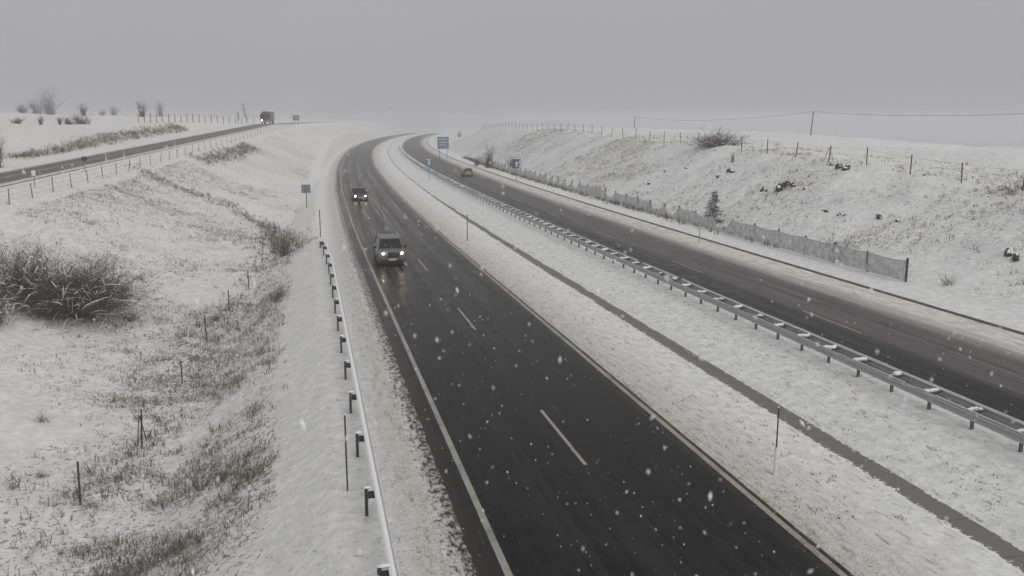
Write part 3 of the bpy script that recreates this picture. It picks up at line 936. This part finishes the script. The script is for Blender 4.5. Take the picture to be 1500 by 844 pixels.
def wire_fence(name, label, pts, h, w, mat, braces=(), wires=(.9, .6, .3), r=.004, sag=.05, lean=.06):
    e = empty(name, pts[0])
    tag(e, label, 'fence')
    base = Vector(pts[0])
    for i, p in enumerate(pts):
        p = Vector(p)
        ln = (random.gauss(0, lean), random.gauss(0, lean))
        hh = h * random.uniform(.92, 1.08)
        post_mb(hh, w, ln).build('post', mat, e, p - base)
        if i in braces:
            q = Vector(pts[min(i + 1, len(pts) - 1)]) - p
            q = q.normalized() if q.length > 0 else Vector((0, 1, 0))
            for s in (-1, 1):
                b = MB(); ft = q * s * h * .55
                b.tube([(0, 0, h * .92), (ft.x, ft.y, hz(p.x + ft.x, p.y + ft.y) - p.z - .05)], w * .38, 5)
                b.build('brace', mat, e, p - base)
    m = MB()
    for f in wires:
        wire_run(m, [Vector(p) - base + Vector((0, 0, h * f)) for p in pts], sag, r)
    m.build('wires', M['wire'], e)
    return e

wire_fence('field_fence', 'old wire fence with thin dark posts crossing the field below the embankment', FIELD_FENCE, 1.45, .055, M['post_dark'], braces=(1,), r=.0025, sag=.12, lean=.05)
crest = []
y = 42.0
while y < 335:
    x = 51.0 + float(curve(y)); crest.append(Vector((x, y, hz(x, y)))); y += 6.3
wire_fence('crest_fence', 'wire fence with wooden posts and a triangular brace along the crest of the bank', crest, 1.65, .075, M['wood'], braces=(6,), r=.008, lean=.04)
nrm = Vector((AXU[1], -AXU[0], 0))
sf = []
for t in np.arange(-18, 175, 4.4):
    p = Vector((*(AX0 + AXU * t), 0)) + nrm * 6.4
    p.z = hz(p.x, p.y); sf.append(p)
wire_fence('roadside_fence', 'thin wire fence on the near edge of the side road', sf, 1.25, .06, M['steel_mid'], r=.008, lean=.06)
hf = []
for i, px in enumerate(np.linspace(203, 372, 20)):
    hf.append(ground(px, 181 - 1.0 * (px < 300)))
hf = [p for p in hf if p.length < 420]
wire_fence('hill_fence', 'distant row of small fence posts below the far hill', hf, 1.9, .14, M['wood'], wires=(.8,), r=.012, lean=.03)

# snow clogged mesh fence at the foot of the right bank
def mesh_fence():
    ys, y = [], 45.5
    while y < 205:
        ys.append(y); y += 3.75
    pts = []
    for y in ys:
        x = 34.85 + float(curve(y)); pts.append(Vector((x, y, hz(x, y))))
    base = pts[0]
    e = empty('mesh_fence', base)
    tag(e, 'sagging grey mesh snow fence on dark posts along the foot of the bank', 'fence')
    H = 1.4
    for i, p in enumerate(pts):
        hh = H * random.uniform(.98, 1.12)
        post_mb(hh, .11, (random.gauss(0, .02), random.gauss(0, .02))).build('post', M['post_dark'], e, p - base)
    gone = {6: .1, 9: .12, 10: 0.2, 14: .3}
    for i in range(len(pts) - 1):
        a, b = pts[i] - base, pts[i + 1] - base
        k = gone.get(i, 1.0)
        if i == 7: k = .75
        if i > 17:
            k = random.choice([1, .9, .6, .35])
        m = MB(); n, r = 10, 5
        vs = []
        for j in range(n + 1):
            t = j / n
            p = a.lerp(b, t)
            top = H * (.93 - (1 - k) * .75 * math.sin(math.pi * t) - (.05 + random.uniform(0, .03)) * math.sin(math.pi * t))
            for s in range(r + 1):
                z = .05 + (top - .05) * s / r
                bul = math.sin(math.pi * t) * math.sin(math.pi * s / r) * .10 + random.gauss(0, .008)
                g = hz(base.x + p.x, base.y + p.y) - base.z
                vs.append((p.x - .07 - bul, p.y, g + z))
        fs = [(j * (r + 1) + s, (j + 1) * (r + 1) + s, (j + 1) * (r + 1) + s + 1, j * (r + 1) + s + 1) for j in range(n) for s in range(r)]
        m.add(vs, fs)
        m.build('mesh_panel', M['net'], e, smooth=True)
        c_ = MB(); c_.tube([Vector(vs[j * (r + 1) + r]) + Vector((-.01, 0, .01)) for j in range(n + 1)], .014, 4, False)
        c_.build('top_cord', M['post_dark'], e)
    return pts
MF = mesh_fence()
# brush caught at its foot farther along
sp = []
for _ in range(1400):
    y = 60 + 170 * random.random() ** .8
    sp.append((35.0 + float(curve(y)) + random.gauss(0, .45), y, random.uniform(.5, 1.5)))
tag(tufts('fence_weeds', sp, .15, .45, [M['weed'], M['straw']], blades=(4, 8), width=.014), 'dark weeds caught along the foot of the mesh fence', 'weeds', kind='stuff')

# ------------------------------------------------------------------ guardrails
WB = [(0.0, .155), (.035, .13), (.08, .11), (.083, .075), (.03, .03), (.0, 0), (.03, -.03), (.083, -.075), (.08, -.11), (.035, -.13), (0.0, -.155)]
def wbeam(mb, path, side, zc=.60):
    """corrugated rail swept along the path [(x,y,z,...)], bulging towards side (+1/-1 in x)"""
    vs, n = [], len(WB)
    for p in path:
        for (d, z) in WB:
            vs.append((p[0] + side * d, p[1], p[2] + zc + z))
    fs = []
    for i in range(len(path) - 1):
        for k in range(n - 1):
            fs.append((i * n + k, i * n + k + 1, (i + 1) * n + k + 1, (i + 1) * n + k))
    mb.add(vs, fs)
    vs2 = [(v[0] - side * .006, v[1], v[2]) for v in vs]
    mb.add(vs2, [tuple(reversed(f)) for f in fs])

def snow_ridge(mb, path, w, h, seed=0, gap=0.0):
    rr = random.Random(seed)
    n = 5; vs = []; rows = []
    k = 1.0
    for i, p in enumerate(path):
        k = .7 * k + .3 * rr.uniform(.6, 1.35)
        hh, ww = h * k, w * (.85 + .2 * k)
        for j in range(n):
            t = j / (n - 1)
            vs.append((p[0] + (t - .5) * ww, p[1], p[2] + math.sin(math.pi * t) * hh))
    fs = []
    for i in range(len(path) - 1):
        if rr.random() < gap: continue
        for j in range(n - 1):
            fs.append((i * n + j, i * n + j + 1, (i + 1) * n + j + 1, (i + 1) * n + j))
    mb.add(vs, fs)

def left_guardrail():
    e = empty('guardrail', (1.3, 16, 0))
    tag(e, 'single snow topped steel guardrail along the left verge, ending before the bend', 'guardrail', 'motorway guardrails')
    O = Vector((1.3, 16, 0))
    def lat(y):
        return 1.36 - 0.55 * max(0, (y - 55) / 17.0) ** 2
    def drop(y):
        return -.62 * max(0, (y - 66) / 6.0) ** 1.5 if y > 66 else 0
    ys = list(np.arange(-12, 72.1, .5))
    path = [(lat(y) - O.x, y - O.y, drop(y)) for y in ys]
    m = MB(); wbeam(m, path, 1); m.build('rail', M['steel'], e, smooth=True)
    m = MB(); snow_ridge(m, [(a - .03, b, c + .752) for a, b, c in path], .13, .055, 3); m.build('snow_cap', M['snowcap'], e, smooth=True)
    for y in np.arange(-11.4, 70, 4.0):
        y = float(y) + .1
        x = lat(y) - .28 - O.x
        d = drop(y)
        b = MB(); hh = .78 + d
        b.box((0, 0, hh / 2 - .15), (.075, .13, hh + .3))
        po = b.build('post', M['post_dark'], e, (x, y - O.y, 0))
        b = MB(); b.box((.14, 0, hh - .17), (.19, .11, .20)); b.build('spacer', M['post_dark'], po)
        b = MB(); b.blob((random.uniform(.03, .12), 0, hh + .005), (random.uniform(.07, .15), random.uniform(.05, .08), random.uniform(.02, .05)), int(y * 7) & 255, 2, .25); b.build('snow_lump', M['snowcap'], po, smooth=True)
left_guardrail()

def median_barrier():
    O = Vector((20.25, 16, 0))
    e = empty('guardrail', O)
    tag(e, 'double sided steel guardrail with snowy spacers between median and far carriageway', 'guardrail', 'motorway guardrails')
    ys = list(np.arange(4, 120, .5)) + list(np.arange(120, 330, 2.0))
    for off, side, sd_ in ((-.34, -1, 11), (.34, 1, 12)):
        path = [(off + float(curve(y)), y - O.y, 0.0) for y in ys]
        m = MB(); wbeam(m, path, side); m.build('rail', M['steel'], e, smooth=True)
        m = MB()
        w, h = (.07, .035) if side < 0 else (.15, .07)
        snow_ridge(m, [(a + side * .015, b, .753) for a, b, c in path], w, h, sd_, 0.15 if side < 0 else .06); m.build('snow_cap', M['snowcap_dirty'], e, smooth=True)
    pys = [4.7 + 2 * k for k in range(160)]
    restp, rests, restn = MB(), MB(), MB()
    for i, y in enumerate(pys):
        x = float(curve(y)); loc = Vector((x, y - O.y, 0))
        if y > 15 and i < 105:
            b = MB(); b.box((0, 0, .22), (.11, .06, .94)); po = b.build('post', M['steel_mid'], e, loc)
            b = MB(); b.box((0, 0, .62), (.62, .10, .12), Matrix.Rotation(.0, 3, 'Z')); b.build('spacer', M['steel_mid'], po)
            b = MB(); rr = random.Random(i)
            rot = R(rr.uniform(-14, 14)); k = rr.uniform(.8, 1.2)
            sk = rr.uniform(.55, 1.15)
            for j, t in enumerate((-.16, -.02, .12, .26)[rr.choice((0, 0, 1, 2)):]):
                k = sk
                b.blob((t * math.cos(rot), t * math.sin(rot) + rr.uniform(-.03, .03), .69 + rr.uniform(0, .04)), (.14 * k * rr.uniform(.7, 1.2), .085 * k * rr.uniform(.7, 1.4), .07 * k), i * 4 + j, 2, .18)
            b.build('snow_lump', M['snowcap'], po, smooth=True)
        else:
            restp.box(loc + Vector((0, 0, .22)), (.11, .06, .94))
            rests.box(loc + Vector((0, 0, .62)), (.62, .10, .12))
            restn.blob(loc + Vector((0, 0, .71)), (.36, .09, .065), i, 1, .1)
    tag(restp.build('post', M['steel_mid'], e), kind='stuff')
    tag(rests.build('spacer', M['steel_mid'], e), kind='stuff')
    tag(restn.build('snow_lump', M['snowcap'], e, smooth=True), kind='stuff')
median_barrier()

# ------------------------------------------------------------------ marker poles
def snow_pole(x, y, h, label, lower=None, r=.022, top=M['post_dark']):
    e = empty('snow_pole', (x, y, hz(x, y)))
    tag(e, label, 'marker pole', 'snow marker poles along the motorway')
    b = MB(); b.tube([(0, 0, -.2), (0, 0, h)], r, 8); b.build('pole', top, e)
    b = MB(); b.tube([(0, 0, h * .42), (0, 0, h * .52)], r * 1.25, 8); b.build('band', M['red'], e)
    if lower:
        b = MB(); b.tube([(0, 0, -.1), (0, 0, lower)], [.05, .045], 8); b.build('sleeve', M['white'], e)
    b = MB(); b.blob((0, 0, h + .01), (r * 1.3, r * 1.3, .03), 2, 1, .1); b.build('snow_cap', M['snowcap'], e)
    return e
snow_pole(.68, 22.3, 2.1, 'thin dark marker pole behind the left guardrail')
snow_pole(.85, 75.4, 2.3, 'marker pole standing just past the end of the left guardrail', r=.035)
snow_pole(12.35, 20.9, 1.95, 'marker pole with pale lower sleeve in the median beside the gutter', lower=.8, r=.020)
snow_pole(12.6, 70.9, 2.2, 'plain marker pole in the median farther down the road', r=.032)
snow_pole(30.3, 64.7, 1.45, 'marker pole on the far verge in front of the young fir', r=.035, top=M['steel'])

def guide_post(loc, label, h=.95):
    e = empty('guide_post', loc)
    tag(e, label, 'guide post', 'white guide posts')
    b = MB(); b.tube([(0, 0, -.1), (0, 0, h)], [.06, .05], 8); b.build('body', M['white'], e)
    b = MB(); b.tube([(0, 0, h * .72), (0, 0, h * .85)], .056, 8); b.build('band', M['black'], e)
    b = MB(); b.blob((0, 0, h), (.07, .07, .06), 1, 1, .1); b.build('snow_cap', M['snowcap'], e)
guide_post(ground(811, 286), 'small white guide post on the far verge left of the blue sign post', .8)
guide_post(ground(156, 239), 'white topped guide post by the side road past the round sign', 1.0)
guide_post(ground(93, 262), 'white topped guide post by the side road before the round sign', 1.1)
guide_post(ground(256, 218), 'white guide post far along the side road', 1.0)
guide_post(ground(182, 234), 'white guide post by the side road fence corner', .9)

# ------------------------------------------------------------------ signs
def sign(name, loc, label, pw, ph, z0, face, back, legs=(0,), rz=0.0, shape='rect', bars=(), facing=-1, leg_r=.04, cat='road sign', group=None):
    """panel of pw x ph, lower edge at z0; its face looks to -Y (facing -1) or +Y"""
    e = empty(name, loc, rz)
    tag(e, label, cat, group)
    for lx in legs:
        b = MB(); b.tube([(lx, -facing * .05, -.15), (lx, -facing * .05, z0 + ph * .9)], leg_r, 8); b.build('post', M['steel_mid'], e)
    b = MB()
    if shape == 'rect':
        b.box((0, 0, z0 + ph / 2), (pw, .035, ph))
    else:
        n = 24
        vs = [(math.cos(2 * math.pi * k / n) * pw / 2, s * .0175, z0 + ph / 2 + math.sin(2 * math.pi * k / n) * ph / 2) for s in (-1, 1) for k in range(n)]
        b.add(vs, [tuple(range(n)), tuple(reversed(range(n, 2 * n)))] + [(k + n, (k + 1) % n + n, (k + 1) % n, k) for k in range(n)])
    pn = b.build('panel', back, e)
    if shape == 'rect':
        b = MB(); b.box((0, facing * .022, z0 + ph / 2), (pw * .96, .008, ph * .96)); b.build('face', face, pn)
    else:
        b = MB(); n = 24
        vs = [(math.cos(2 * math.pi * k / n) * pw * .48, facing * .022, z0 + ph / 2 + math.sin(2 * math.pi * k / n) * ph * .48) for k in range(n)]
        b.add(vs, [tuple(range(n)) if facing < 0 else tuple(reversed(range(n)))]); b.build('face', face, pn)
    if bars:
        b = MB()
        for (cx, cz, w, h) in bars:
            b.box((cx * pw, facing * .029, z0 + cz * ph), (w * pw, .008, h * ph))
        b.build('marking', M['white'], pn)
    b = MB(); b.blob((0, 0, z0 + ph + .01), (pw * .48, .04, .04), 3, 2, .1); b.build('snow_cap', M['snowcap'], e)
    return e
# large blue direction sign, far off on two legs
bx = ground(646, 226)
ly = 228.0; lx = 31.0 + float(curve(ly))
sign('direction_sign', (34.7, 230, hz(34.7, 230)), 'large pale blue direction panel on two legs at the far end of the bank', 3.0, 3.1, 2.5, M['paleblue'], M['signback'], legs=(-1.0, 1.0), leg_r=.07,
     bars=((-.05, .80, .62, .05), (.0, .55, .70, .05), (-.08, .33, .5, .05)))
sign('service_sign', (32.9, 139.3, hz(32.9, 139.3)), 'dark blue sign with white symbol on a post beside the bank', 1.45, 1.55, 2.15, M['blue'], M['signback'], legs=(0,),
     bars=((.02, .45, .16, .55), (-.10, .55, .12, .12), (.40, .50, .10, .9), (.05, .2, .4, .08)))
sign('median_sign', (21.2 - 1.6, 146, hz(19.6, 146)), 'small pale blue square sign on a tall post in the median', 1.05, 1.0, 2.45, M['paleblue'], M['signback'], legs=(0,), bars=((.05, .5, .2, .7),))
sign('road_sign', (-.25, 106.5, hz(-.25, 106.5)), 'grey back of a square sign on a single post beyond the left guardrail end', 1.05, 1.0, 1.75, M['blue'], M['signback'], legs=(0,), facing=1, leg_r=.05)
p = ground(125, 252)
sign('round_sign', p, 'dark back of a small round sign beside the side road', .55, .55, 1.0, M['red'], M['post_dark'], shape='round', facing=1, leg_r=.03)
p = ground(51, 275)
sign('marker_sign', p, 'small white marker plate on a post beside the side road', .32, .40, 1.0, M['white'], M['white'], leg_r=.03)
p = ground(386, 182)
sign('distant_sign', p, 'misty grey sign on two legs left of the lorry', 1.6, 1.5, 1.0, M['signback'], M['signback'], legs=(-.5, .5), leg_r=.06)
p = ground(434, 183)
sign('distant_sign', p, 'misty grey sign on two legs beyond the lorry', 2.0, 1.6, 1.3, M['signback'], M['signback'], legs=(-.6, .6), leg_r=.06)

# ------------------------------------------------------------------ power line
POLES = [(112.0, 96.0), (110.6, 180), (107.5, 283.0), (104, 380)]
TOPS = []
for i, (x, y) in enumerate(POLES[:3]):
    z = hz(x, y)
    want = {0: 11.6, 1: 11.55, 2: 10.7}[i]
    h = want - z
    e = empty('utility_pole', (x, y, z))
    tag(e, ['wooden power line pole off the right edge on the plateau', 'wooden power line pole on the plateau behind the triangular fence brace', 'farther wooden power line pole where the bank crest fades'][i], 'utility pole', 'power line poles on the plateau')
    b = MB(); lean = -.35 if i == 1 else 0.0
    b.tube([(lean, 0, -.3), (0, 0, h)], [.14, .09], 8); b.build('pole', M['wood'], e)
    b = MB(); b.box((0, 0, h - .25), (.12, .9, .10)); b.build('crossarm', M['wood'], e)
    b = MB(); b.tube([(0, 0, h), (0, 0, h + .16)], .05, 6); b.build('insulator', M['signback'], e)
    TOPS.append(Vector((x, y, z + h + .12)))
base = TOPS[0]
mb = MB()
for (a, b_), sag in zip(zip(TOPS[:-1], TOPS[1:]), (1.15, 1.5)):
    pts = []
    for i in range(25):
        t = i / 24; p = (a - base).lerp(b_ - base, t); p.z -= sag * 4 * t * (1 - t); pts.append(p)
    mb.tube(pts, .035, 5, False)
tag(mb.build('overhead_cable', M['wire'], None, base), 'single overhead cable sagging between the power line poles', 'cable')

# ------------------------------------------------------------------ vehicles (front looks to -Y)
def section_loft(secs, n_side=4):
    """secs: list of (y, z0, z1, w0, w1); rounded box sections joined along y"""
    mb = MB(); ring = []
    for (y, z0, z1, w0, w1) in secs:
        r = min((z1 - z0), w1) * .16
        pts = []
        pts += [(-w0 + r, z0), (w0 - r, z0), (w0, z0 + r * .8)]
        zm = z0 + (z1 - z0) * .55
        pts += [(max(w0, w1) * 1.0 + .01, zm), (w1, z1 - r), (w1 - r * .5, z1 - r * .25), (w1 - r * 1.5, z1)]
        pts += [(0, z1 + .02), (-w1 + r * 1.5, z1), (-w1 + r * .5, z1 - r * .25), (-w1, z1 - r), (-max(w0, w1) - .01, zm), (-w0, z0 + r * .8)]
        ring.append([(x, y, z) for x, z in pts])
    n = len(ring[0])
    vs = [p for r_ in ring for p in r_]
    fs = []
    for i in range(len(ring) - 1):
        for k in range(n):
            fs.append((i * n + k, (i + 1) * n + k, (i + 1) * n + (k + 1) % n, i * n + (k + 1) % n))
    fs.append(tuple(range(n))); fs.append(tuple(reversed(range((len(ring) - 1) * n, len(ring) * n))))
    mb.add(vs, fs)
    return mb

def wheel(e, x, y, r, w):
    b = MB(); b.tube([(-w / 2, 0, 0), (-w / 2 + .03, 0, 0), (w / 2 - .03, 0, 0), (w / 2, 0, 0)], [r * .9, r, r, r * .9], 20)
    o = b.build('wheel', M['rubber'], e, (x, y, r), smooth=False)
    s = 1 if x > 0 else -1
    b = MB(); b.tube([(s * (w / 2 - .02), 0, 0), (s * (w / 2 + .012), 0, 0)], [r * .62, r * .6], 14)
    for k in range(5):
        a = 2 * math.pi * k / 5
        b.box((s * (w / 2 + .018), math.cos(a) * r * .3, math.sin(a) * r * .3), (.012, .06 + abs(math.cos(a)) * r * .35, .06 + abs(math.sin(a)) * r * .35))
    b.build('rim', M['rim'], o)

def car(name, loc, rz, label, L, Wd, Ht, paint, suv=True, lights=True, cat='car'):
    e = empty(name, loc, rz)
    tag(e, label, cat)
    hw = Wd / 2; belt = Ht * (.635 if suv else .60); gc = .24 if suv else .17
    hood = belt * (1.0 if suv else .90)
    hlz = hood * (.86 if suv else .77)
    y0, y1 = -L / 2, L / 2
    secs = [(y0, gc + .12, hood * .80, hw * .80, hw * .76), (y0 + .06, gc + .04, hood * .92, hw * .90, hw * .85), (y0 + .22, gc, hood * .965, hw * .96, hw * .90),
            (y0 + L * .22, gc, hood, hw, hw * .93), (y0 + L * .28, gc, belt * .995, hw, hw * .94), (0, gc, belt * 1.01, hw, hw * .95),
            (y1 - L * .12, gc, belt * 1.03, hw * .99, hw * .93), (y1 - .10, gc + .05, belt * 1.0, hw * .95, hw * .88), (y1, gc + .15, belt * .85, hw * .88, hw * .80)]
    section_loft(secs).build('body', paint, e, smooth=False, bevel=.02)
    # cabin: dark glass volume, roof skin and pillars over it
    a, bb = y0 + L * (.29 if suv else .265), y1 - (L * .05 if suv else L * .10)
    rf, rb = y0 + L * .42, y1 - (L * .10 if suv else L * .24)
    gw, rw = hw * .90, hw * .74
    def quad(y_a, y_b, w, z): return [(-w, y_a, z), (w, y_a, z), (w, y_b, z), (-w, y_b, z)]
    b = MB(); zb, zt = belt * .99, Ht - .05
    b.add(quad(a, bb, gw, zb) + quad(rf, rb, rw, zt), [(3, 2, 1, 0), (4, 5, 6, 7), (0, 1, 5, 4), (1, 2, 6, 5), (2, 3, 7, 6), (3, 0, 4, 7)])
    b.build('windows', M['glass'], e, bevel=.02)
    b = MB()
    b.add(quad(rf - .04, rb + .05, rw + .03, zt - .02) + quad(rf + .12, rb - .06, rw - .10, Ht), [(3, 2, 1, 0), (4, 5, 6, 7), (0, 1, 5, 4), (1, 2, 6, 5), (2, 3, 7, 6), (3, 0, 4, 7)])
    b.build('roof', paint, e, bevel=.02)
    for s in (-1, 1):
        for (pa, pb, pr) in ((a - .01, rf, .038), ((a + bb) / 2, (rf + rb) / 2, .035), (bb, rb, .05)):
            b = MB(); b.tube([(s * (gw + .005), pa, zb), (s * (rw + .01), pb, zt)], pr, 6); b.build('pillar', paint, e)
        if suv:
            b = MB(); b.tube([(s * (rw - .05), rf + .15, Ht - .01), (s * (rw - .05), rf + .25, Ht + .055), (s * (rw - .05), rb - .25, Ht + .055), (s * (rw - .05), rb - .12, Ht - .01)], .022, 6); b.build('roof_rail', M['rim'], e)
        b = MB(); b.box((s * (hw + .10), a + .22, belt + .08), (.20, .12, .17)); b.build('mirror', M['black'], e, bevel=.03)
        # headlights
        hl = b = MB(); b.box((s * hw * .66, y0 + .075, hlz), (hw * .36, .16, .16), Matrix.Rotation(s * .18, 3, 'Z')); b.build('headlight_housing', M['lens'], e, bevel=.03)
        b = MB(); b.tube([(s * hw * .68, y0 - .035, hlz), (s * hw * .68, y0 + .02, hlz)], .050, 12); b.build('headlight', M['lamp'] if lights else M['lens'], e)
        b = MB(); b.tube([(s * hw * .66, y0 - .02, gc + .20), (s * hw * .66, y0 + .06, gc + .20)], .040, 10); b.build('fog_light', M['lamp_dim'] if lights else M['lens'], e)
        b = MB(); b.box((s * hw * .78, y1 - .03, belt * .80), (.22, .12, .22)); b.build('tail_light', M['tail'], e, bevel=.02)
        for yy in (y0 + L * .19, y1 - L * .20):
            wheel(e, s * (hw - .10), yy, .36 if suv else .31, .22)
            b = MB(); n = 10
            for k in range(n):
                t0, t1 = math.pi * k / n, math.pi * (k + 1) / n
                rr_ = (.43 if suv else .37); cz = .36 if suv else .31
                b.tube([(s * (hw - .02), yy + math.cos(t0) * rr_, cz + math.sin(t0) * rr_), (s * (hw - .02), yy + math.cos(t1) * rr_, cz + math.sin(t1) * rr_)], .05, 5, False)
            b.build('wheel_arch', M['black'], e)
    b = MB(); b.box((0, y0 + .01, hlz - .09), (hw * .92, .09, .32)); g = b.build('grille', M['black'], e, bevel=.02)
    b = MB(); b.box((0, y0 - .04, hlz - .02), (hw * .80, .02, .022)); b.box((0, y0 - .04, hlz - .12), (hw * .80, .02, .018)); b.build('grille_bar', M['rim'], g)
    b = MB(); b.box((0, y0 + .02, gc + .15), (hw * 1.70, .20, .36 if suv else .28)); b.build('bumper', M['black'], e, bevel=.05)
    for s in (-1, 1):
        b = MB(); b.box((s * (hw - .005), 0, gc + .13), (.05, L * .40, .24)); b.build('sill', M['black'], e)
    b = MB(); b.box((0, y0 - .09, gc + .30), (.50, .015, .11)); b.build('number_plate', M['plate'], e)
    b = MB(); b.box((0, y1 + .012, belt * .66), (.50, .015, .11)); b.build('number_plate', M['plate'], e)
    for s in (-1, 1):
        b = MB(); b.tube([(s * .12 - .28, a - .05, zb + .02), (s * .35 + .1, a + .02, zb + .05)], .010, 4); b.build('wiper', M['black'], e)
    return e

car('silver_car', (5.32, 61.0, .0), 0, 'silver grey off road car with lit headlights driving towards the mast', 4.8, 1.86, 1.74, M['silver'])
car('dark_car', (6.15, 111.0, .0), 0, 'dark car with lit headlights following behind the silver grey one', 4.3, 1.78, 1.50, M['darkpaint'], suv=False)
yb = 155.0
car('green_car', (25.9 + float(curve(yb)), yb, .0), math.pi + math.atan(-2 * (yb - 60) / 5400), 'small pale car driving away on the far carriageway', 4.0, 1.72, 1.45, M['paleolive'], suv=False, lights=False)

def lorry(loc, rz, label):
    e = empty('lorry', loc, rz)
    tag(e, label, 'lorry')
    W = 2.55
    b = MB(); b.box((0, 1.0, 1.85), (W, 2.1, 2.3)); b.build('cab', M['truckpaint'], e, bevel=.12)
    b = MB(); b.box((0, -.07, 2.25), (W * .86, .06, .85)); b.build('windscreen', M['glass'], e, bevel=.03)
    b = MB(); b.box((0, -.06, 1.42), (W * .6, .05, .38)); b.build('grille', M['black'], e)
    b = MB(); b.box((0, -.05, .78), (W * .98, .24, .42)); b.build('bumper', M['truckbox'], e, bevel=.05)
    b = MB(); b.box((0, 5.3, 2.15), (W, 6.0, 2.5)); b.build('cargo_box', M['truckbox'], e, bevel=.04)
    b = MB(); b.box((0, 4.2, .75), (.9, 8.0, .25)); b.build('chassis', M['black'], e)
    b = MB(); b.box((-.1, .5, 3.12), (.7, .5, .25)); b.tube([(-.1, .5, 3.2), (-.1, .5, 3.62)], .14, 8); b.build('roof_beacon', M['black'], e)
    for s in (-1, 1):
        b = MB(); b.box((s * (W / 2 + .18), .15, 2.2), (.22, .10, .62)); b.build('mirror', M['black'], e, bevel=.02)
        b = MB(); b.tube([(s * .92, -.20, .98), (s * .92, -.13, .98)], .17 if s < 0 else .12, 12); b.build('headlight', M['lamp_dim'] if s < 0 else M['lens'], e)
        for yy in (.9, 5.6, 6.9):
            wheel(e, s * (W / 2 - .17), yy, .50, .3)
    return e
tq = 168.0
lp = AX0 + AXU * tq + np.array((AXU[1], -AXU[0])) * -0.3
lorry((lp[0], lp[1], float(side_z(tq)) + .02), -math.atan2(AXU[0], AXU[1]), 'dark red lorry with roof beacon coming over the top of the side road')

# ------------------------------------------------------------------ falling snow
mb = MB()
rf_ = random.Random(5)
for i in range(5200):
    f = 2.2 + 34 * rf_.random() ** 1.5
    px, py = rf_.uniform(-.75, .95), rf_.uniform(-.02, 1.0)
    x = (f * math.sin(YAW) + px * f * math.cos(YAW)); y = (f * math.cos(YAW) - px * f * math.sin(YAW))
    z = CAM_Z - py * f * .75
    if z < .3: continue
    s = rf_.uniform(.0018, .0050) * (1.0 if f < 12 else 1.5)
    if rf_.random() < .05: s *= 1.8
    ax = Vector((rf_.gauss(0, .5), rf_.gauss(0, .5), 1)).normalized()
    c = Vector((x, y, z)); st = rf_.uniform(1.0, 2.8)
    e1 = ax.orthogonal().normalized(); e2 = ax.cross(e1)
    mb.add([c + ax * s * st, c - ax * s * st, c + e1 * s, c - e1 * s, c + e2 * s, c - e2 * s],
           [(0, 2, 4), (0, 4, 3), (0, 3, 5), (0, 5, 2), (1, 4, 2), (1, 3, 4), (1, 5, 3), (1, 2, 5)])
tag(mb.build('falling_snow', M['snowcap']), 'white snowflakes drifting down through the air over the road', 'snowfall', kind='stuff')

# ------------------------------------------------------------------ haze: one closed box round the whole place
mb = MB()
mb.box((60, 600, 4.0), (2200, 1700, 26.0))
hz_m = bpy.data.materials.new('haze'); hz_m.use_nodes = True
nt = hz_m.node_tree; nt.nodes.clear()
pv = nt.nodes.new('ShaderNodeVolumePrincipled'); ou = nt.nodes.new('ShaderNodeOutputMaterial')
pv.inputs['Color'].default_value = (0.84, 0.845, 0.86, 1)
pv.inputs['Density'].default_value = 0.0012
pv.inputs['Anisotropy'].default_value = 0.0
nt.links.new(pv.outputs[0], ou.inputs['Volume'])
tag(mb.build('haze', hz_m), kind='stuff')
